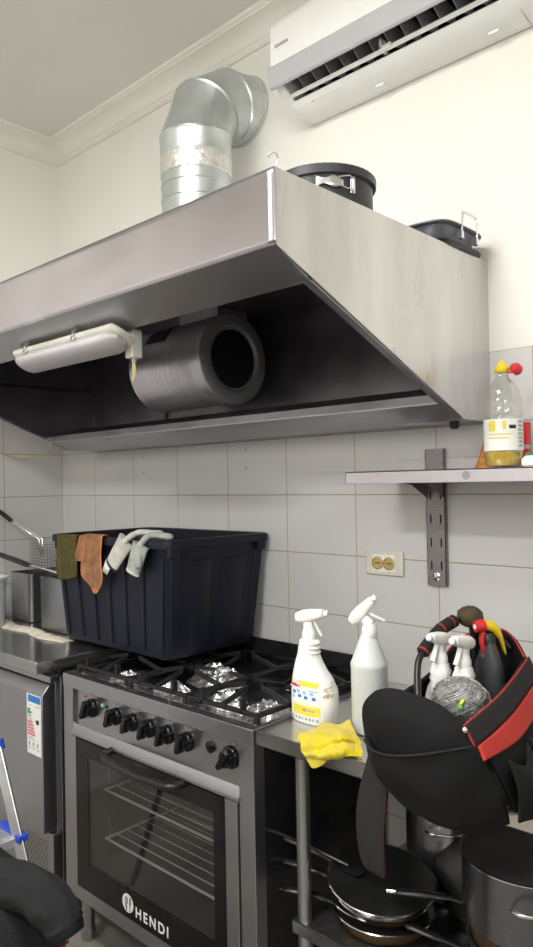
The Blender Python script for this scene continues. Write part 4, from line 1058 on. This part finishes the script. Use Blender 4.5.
O('body', g, M('smoky_dark_plastic', (.05, .052, .056), .25), s4)
mt = Matrix.Translation(db + V((0, 0, .237))) @ Matrix.Rotation(R(235), 4, 'Z')
g = G(); g.m = mt; g.lathe([(.0155, -.01), (.0155, .01), (.012, .016)], 20); O('collar', g, BLK, s4)
g = G(); g.m = mt
g.rings([[(x, hy * cos(a), zc + hz * sin(a)) for a in [2 * pi * j / 18 for j in range(18)]] for x, zc, hy, hz in ((-.042, -.030, .005, .004), (-.036, -.012, .010, .010), (-.026, .018, .013, .015), (-.010, .034, .014, .014), (.012, .040, .013, .011), (.020, .040, .010, .009))])
O('spray_head', g, YELP, s4)
g = G(); g.m = mt; g.tube([(.012, 0, .038), (.034, 0, .036)], [.0155, .0135], 18); rn = O('nozzle', g, REDP, s4)
g = G(); g.m = mt @ Matrix.Translation((.034, 0, .036)) @ Matrix.Rotation(pi / 2, 4, 'Y'); g.lathe([(.006, 0), (.006, .0015), (0, .0015)], 14); O('nozzle_tip', g, LABELW, rn)
g = G(); g.m = mt; g.tube(smooth_path([(.014, 0, .024), (.018, 0, .004), (.014, 0, -.024), (.018, 0, -.034)], 6), .009, 10, flat=.6, up=(1, 0, 0)); O('trigger', g, REDP, s4)
# bristle brush
bb = T('round_brush', 'round brown bristle brush sticking out behind the red nozzle', 'brush', (2.345, -.275, .91))
O('handle', G().tube([(2.350, -.285, .912), (2.340, -.285, 1.05), (2.330, -.285, 1.175)], .007, 10), BLK, bb)
g = G()
g.grid(lambda u, v: tuple(V((2.327, -.285, 1.192)) + V((.033 * cos(2 * pi * u) * sin(pi * v), .030 * sin(2 * pi * u) * sin(pi * v), -.026 * cos(pi * v))) * (1 + .10 * noise.noise((cos(2 * pi * u) * 4 * sin(pi * v), sin(2 * pi * u) * 4, v * 9)))), 32, 18, None, True)
O('bristles', g, BRUSHM, bb)
# wire scrubber ball
sc_ = V((2.415, -.500, 1.055))
sb = T('wire_scrubber', 'silvery tangled scouring pad on top in the bag opening', 'scouring pad', sc_ - V((0, 0, .05)))
g = G()
g.grid(lambda u, v: tuple(sc_ + V((.062 * cos(2 * pi * u) * sin(pi * v), .050 * sin(2 * pi * u) * sin(pi * v), -.046 * cos(pi * v))) * (1 + .10 * noise.noise((cos(2 * pi * u) * 7 * sin(pi * v), sin(2 * pi * u) * 7 * sin(pi * v), v * 14)))), 48, 26, None, True)
O('core', g, SCRUB, sb)
g = G(); 
for k in range(70):
    a0, b0 = random.random() * 2 * pi, random.random() * pi; pts = []
    for i in range(12):
        a = a0 + i * .32; b = b0 + i * .21; rr = 1.03 + .05 * sin(i * 2.1 + k)
        pts.append(tuple(sc_ + V((.062 * cos(a) * sin(b), .050 * sin(a) * sin(b), -.046 * cos(b))) * rr))
    g.tube(pts, .0007, 4)
O('wire_strands', g, M('strand_grey', (.42, .42, .41), .4, .5), sb, kind='stuff')
g = G(); q0 = sc_ + V((.024, -.046, .004))
g.add([tuple(q0 + V(d)) for d in ((-.008, 0, -.012), (.006, 0, -.010), (.004, -.002, .000), (-.006, -.002, -.001))], [(0, 1, 2, 3)], 0)
g.add([tuple(q0 + V(d)) for d in ((-.006, -.002, -.001), (.004, -.002, .0), (.010, .001, .014), (.002, .001, .010))], [(0, 1, 2, 3)], 1)
O('tag', g, [M('tag_green', (.12, .55, .12), .5), M('tag_yellow', (.75, .80, .05), .5)], sb, solid=.002, fix=False)

# ------------------------------------------------------------------ pots and pans under the table
def fry_pan(c, r, h, haz, hl, label, outer=NONST, inner=NONST, tilt=(0, 0), rim=CHROME, hrise=.0, group='frying pans stacked under the table', hmat=BLK, lid=False):
    rt = T('frying_pan', label, 'frying pan', c, group)
    mt = Matrix.Translation(c) @ Matrix.Rotation(tilt[0], 4, 'X') @ Matrix.Rotation(tilt[1], 4, 'Y')
    g = G(); g.m = mt
    g.lathe([(0, 0), (r * .74, 0), (r * .78, .002), (r * .90, h * .5), (r - .003, h - .002)], 56, 0)
    g.lathe([(r - .003, h - .002), (r, h), (r - .002, h + .0015), (r - .005, h)], 56, 1, False, False)
    g.lathe([(r - .005, h), (r * .88, h * .5), (r * .74, .006), (0, .005)], 56, 2)
    O('body', g, [outer, rim, inner], rt)
    g = G(); g.m = mt @ Matrix.Rotation(haz, 4, 'Z')
    g.tube(smooth_path([(r * .93, 0, h * .6), (r + .03, 0, h * .85 + hrise * .2), (r + hl * .6, 0, h + hrise * .7), (r + hl, 0, h + hrise)], 6), [.007] * 6 + [.011] * 10 + [.010, .009, .007], 12, flat=.62)
    hd = O('handle', g, hmat, rt)
    g = G(); g.m = mt @ Matrix.Rotation(haz, 4, 'Z'); g.tube([(r + hl - .004, .006 * cos(a), h + hrise + .006 * sin(a) * 0) for a in (0,)] + [(r + hl + .012, 0, h + hrise)], .004, 8); O('hanging_end', g, CHROME, hd)
    return rt
cx_, cy_ = 2.145, -.430
A = pi
fry_pan((cx_ + .010, cy_ + .005, SH + .001), .125, .040, R(205), .13, 'lowest pan of the left stack, tan outside, under the table', outer=BROWN)
fry_pan((cx_ - .012, cy_ + .008, SH + .022), .122, .040, R(186), .15, 'frying pan with bright rim, second from bottom in the left stack', tilt=(0, R(2)))
fry_pan((cx_ + .008, cy_ + .002, SH + .046), .120, .038, R(196), .15, 'brown-stained frying pan, third up in the left stack', outer=M('burnt_pan', (.09, .05, .03), .3, .5, .4, 18), tilt=(R(3), R(3)))
fry_pan((cx_ + .004, cy_ + .0, SH + .078), .134, .034, R(190), .16, 'topmost shallow black frying pan of the left stack, tilted forward', tilt=(R(5), R(7)))
def pot(c, r, h, label, mat, inner, name='stock_pot', cat='pot', group=None, lid=False):
    rt = T(name, label, cat, c, group)
    g = G().at(c); g.lathe([(0, 0), (r - .006, 0), (r, .006), (r, h - .006)], 64, 0); g.lathe([(r, h - .006), (r + .004, h - .002), (r + .004, h), (r - .003, h)], 64, 2, False, False)
    g.lathe([(r - .003, h), (r - .003, .008), (0, .006)], 64, 1)
    O('body', g, [mat, inner, CHROME], rt)
    for a in (R(-62), R(118)):
        ca, sa = cos(a), sin(a)
        def q(t, o, z): return (c[0] + (r + o) * ca - t * sa, c[1] + (r + o) * sa + t * ca, c[2] + z)
        zz = h * .70
        O('handle', G().tube(smooth_path([q(-.045, 0, zz - .008), q(-.043, .020, zz), q(-.025, .034, zz + .002), q(.025, .034, zz + .002), q(.043, .020, zz), q(.045, 0, zz - .008)], 6), .0045, 10), CHROME, rt)
    return rt
pot((2.185, -.175, SH + .001), .105, .275, 'tall steel stock pot on the undershelf behind the pans', STEEL, STEELD)
def stack_pan(c, r, h, label, m):
    rt = T('saute_pan', label, 'pan', c, 'brown-based pans stacked under the steel pot')
    g = G().at(c); g.lathe([(0, 0), (r * .93, 0), (r * .96, .003), (r, h - .002)], 56, 0); g.lathe([(r, h - .002), (r + .003, h), (r - .002, h)], 56, 1, False, False); g.lathe([(r - .002, h), (r * .94, .006), (0, .005)], 56, 2)
    O('body', g, [m, CHROME, NONST], rt)
    return rt, c
px_, py_ = 2.515, -.400
rt, c = stack_pan((px_, py_ + .004, SH + .001), .135, .050, 'lowest brown-based pan in the right stack', BROWN)
O('handle', G().tube(smooth_path([(px_ - .130, py_ - .05, SH + .045), (px_ - .19, py_ - .07, SH + .055), (px_ - .26, py_ - .085, SH + .062)], 6), [.007] * 6 + [.011] * 6 + [.008], 12, flat=.6), BLK, rt)
rt, c = stack_pan((px_ - .004, py_, SH + .054), .128, .046, 'middle brown-based pan in the right stack', BROWN)
rt, c = stack_pan((px_ + .004, py_ - .002, SH + .102), .132, .040, 'upper tan-rimmed pan in right stack, long black handle leftwards', BROWN)
hh = O('handle', G().tube(smooth_path([(px_ - .125, py_ - .03, SH + .135), (px_ - .18, py_ - .05, SH + .14), (px_ - .285, py_ - .085, SH + .128)], 6), [.007] * 6 + [.0115] * 6 + [.009], 12, flat=.6), BLK, rt)
O('hanging_end', G().tube([(px_ - .284, py_ - .085, SH + .128), (px_ - .305, py_ - .092, SH + .126)], .006, 10), CHROME, hh)
pot((px_, py_ - .004, SH + .1432), .140, .140, 'wide steel casserole pot with side handles, atop right pan stack', M('pot_steel', (.16, .165, .18), .26, .95, .1, 8), STEELD, 'casserole_pot')
rt = T('saucepan_lid', 'round black lid leaning between stock pot and right stack', 'lid', (2.335, -.30, SH + .001))
mtl = Matrix.Translation((2.318, -.26, SH + .112)) @ Matrix.Rotation(R(62), 4, 'X') @ Matrix.Rotation(R(8), 4, 'Y')
g = G(); g.m = mtl; g.lathe([(.112, 0), (.114, .003), (.100, .010), (.060, .018), (0, .021)], 48); O('dome', g, NONST, rt)
g = G(); g.m = mtl; g.lathe([(.008, .020), (.008, .032), (.018, .038), (.016, .046), (0, .047)], 24); O('knob', g, BLK, rt)
ld = T('spatula', 'black spatula with thin handle poking left past table leg', 'spatula', (1.93, -.52, .64))
O('handle', G().tube(smooth_path([(1.905, -.590, .655), (1.925, -.560, .640), (1.99, -.50, .600), (2.08, -.47, .575)], 8), .004, 8), BLK, ld)
O('blade', G().loft([(.566, 2.09, -.468, .03, .016), (.570, 2.09, -.468, .03, .016)], 20, 4), BLK, ld)

# ------------------------------------------------------------------ step ladder and jacket, bottom left
la = T('step_ladder', 'aluminium step ladder with blue plastic corners at the lower left', 'step ladder', (1.15, -1.12, 0))
ya_, yb_ = -.955, -1.48
def rail(y):
    g = G(); d = V((-.105, 0, .20)).normalized()
    a = V((1.335, y, .59)) - d * .66; b = V((1.335, y, .59)) + d * .235
    a.z = max(a.z, .0)
    g.tube([a, b], .016, 4, flat=1.5, up=(1, 0, .3)); return g, a, b
for y in (ya_, yb_):
    g, a, b = rail(y); ro = O('rail', g, ALU, la, bevel=.003)
    g = G(); g.tube([b - (b - a).normalized() * .006, b + (b - a).normalized() * .02], .021, 12); O('end_cap', g, BLUEP, ro)
for z, xo in ((.590, 1.335), (.33, 1.472), (.07, 1.608)):
    g = G(); g.box((xo - .10, yb_, z - .022), (xo + .012, ya_, z))
    for k in range(5): g.box((xo - .095 + k * .021, yb_, z), (xo - .085 + k * .021, ya_, z + .002))
    s_ = O('tread', g, ALU, la, bevel=.002)
    for y in (ya_, yb_):
        g = G(); g.box((xo - .10, y - .012, z - .012), (xo + .028, y + .018, z + .007)); O('corner_guard', g, BLUEP, s_, bevel=.003)
for y in (ya_ - .02, yb_ + .02):
    g = G(); g.tube([(.86, y, 0), (1.20, y, .79)], .013, 8); O('back_leg', g, ALU, la)

jk = T('jacket', 'black jacket draped over the step ladder, sleeve end towards stove', 'jacket', (1.50, -1.17, .60))
cpath = smooth_path([(1.14, -1.25, .668), (1.36, -1.23, .664), (1.53, -1.205, .617), (1.645, -1.185, .555), (1.685, -1.18, .42), (1.69, -1.18, .26), (1.69, -1.18, .10)], 10)
g = G(); n = len(cpath); seg = 64; rs = []
for i, p in enumerate(cpath):
    t_ = (cpath[min(i + 1, n - 1)] - cpath[max(i - 1, 0)]).normalized(); u = V((0, 1, 0)); w = t_.cross(u).normalized()
    ring = []
    for j in range(seg):
        a = 2 * pi * j / seg; ru, rw = .150, .060
        k = 1 + .16 * noise.noise((cos(a) * 1.8, sin(a) * 1.8, i * .08)) + .08 * noise.noise((cos(a) * 5, sin(a) * 5, i * .16))
        ring.append(tuple(p + (u * cos(a) * ru + w * sin(a) * rw) * k))
    rs.append(ring)
g.rings(rs); O('body', g, JACK, jk, ang=180)
sp_ = smooth_path([(1.57, -1.16, .630), (1.66, -1.13, .642), (1.735, -1.105, .634), (1.775, -1.095, .612), (1.793, -1.09, .588)], 8)
n = len(sp_); g = G(); rs = []
for i, p in enumerate(sp_):
    t_ = (sp_[min(i + 1, n - 1)] - sp_[max(i - 1, 0)]).normalized(); u = V((0, 1, 0)); u = (u - t_ * u.dot(t_)).normalized(); w = t_.cross(u)
    rs.append([tuple(p + (u * cos(a) + w * sin(a)) * (.052 - .010 * i / n) * (1 + .22 * noise.noise((cos(a) * 1.6, sin(a) * 1.6, i * .13)))) for a in [2 * pi * j / 40 for j in range(40)]])
g.rings(rs)
sl = O('sleeve', g, JACK, jk, ang=180)
e = sp_[-1]; dd = (sp_[-1] - sp_[-3]).normalized()
O('cuff', G().tube([e - dd * .004, e + dd * .004, e + dd * .020], [.040, .042, .037], 24), FAB, sl)
O('cord', G().tube(smooth_path([e + dd * .02 + V((-.01, 0, -.008)), e + V((-.012, 0, -.07)), e + V((-.030, 0, -.11)), e + V((-.02, 0, -.18))], 8), .0024, 8), BURG, sl, label='dark red cord hanging from the cuff')
O('cord', G().tube(smooth_path([e + dd * .02 + V((.0, .0, -.01)), e + V((-.028, .004, -.06)), e + V((-.012, .004, -.10)), e + V((-.03, .004, -.17))], 8), .0024, 8), BURG, sl, label='dark red cord hanging from the cuff')

# ------------------------------------------------------------------ lights, with one rear fill added
def area(name, loc, rot, sx, sy, power, col):
    l = bpy.data.lights.new(name, 'AREA'); l.shape = 'RECTANGLE'; l.size = sx; l.size_y = sy; l.energy = power; l.color = col
    o = bpy.data.objects.new(name, l); C.objects.link(o); o.location = loc; o.rotation_euler = rot; return o
area('ceiling_lamp', (2.12, -1.70, 3.16), (0, 0, 0), .9, .3, 41, (1., .975, .94))
area('added_rear_fill', (2.0, -3.15, 3.16), (0, 0, 0), .9, .3, 70, (1., .98, .96))  # unseen fill light added behind the camera to brighten the tiles
area('window_daylight', (XR - .03, -2.5, 2.35), (0, R(90), 0), 1.0, 1.2, 20, (.90, .95, 1.))
w = bpy.data.worlds.new('world'); bpy.context.scene.world = w; w.use_nodes = True
w.node_tree.nodes['Background'].inputs[0].default_value = (.8, .82, .85, 1); w.node_tree.nodes['Background'].inputs[1].default_value = .3

# ------------------------------------------------------------------ camera
f_px, yaw, pitch, roll = 727.2048, .7557, .0135, -.0185
fw = V((-sin(yaw) * cos(pitch), cos(yaw) * cos(pitch), sin(pitch))); rt_ = V((cos(yaw), sin(yaw), 0)); up = rt_.cross(fw)
r2 = rt_ * cos(roll) + up * sin(roll); u2 = up * cos(roll) - rt_ * sin(roll)
cam = bpy.data.cameras.new('camera'); co = bpy.data.objects.new('camera', cam); C.objects.link(co)
m3 = Matrix((r2, u2, -fw)).transposed().to_4x4(); m3.translation = (3.19236, -1.9198, 1.52716); co.matrix_world = m3
cam.sensor_fit = 'VERTICAL'; cam.sensor_height = 24; cam.lens = f_px * 24 / 947; cam.clip_start = .02
sc = bpy.context.scene; sc.camera = co
sc.view_settings.view_transform = 'Standard'; sc.view_settings.look = 'None'; sc.view_settings.gamma = 1.; sc.view_settings.use_curve_mapping = False
sc.view_settings.exposure = 0.
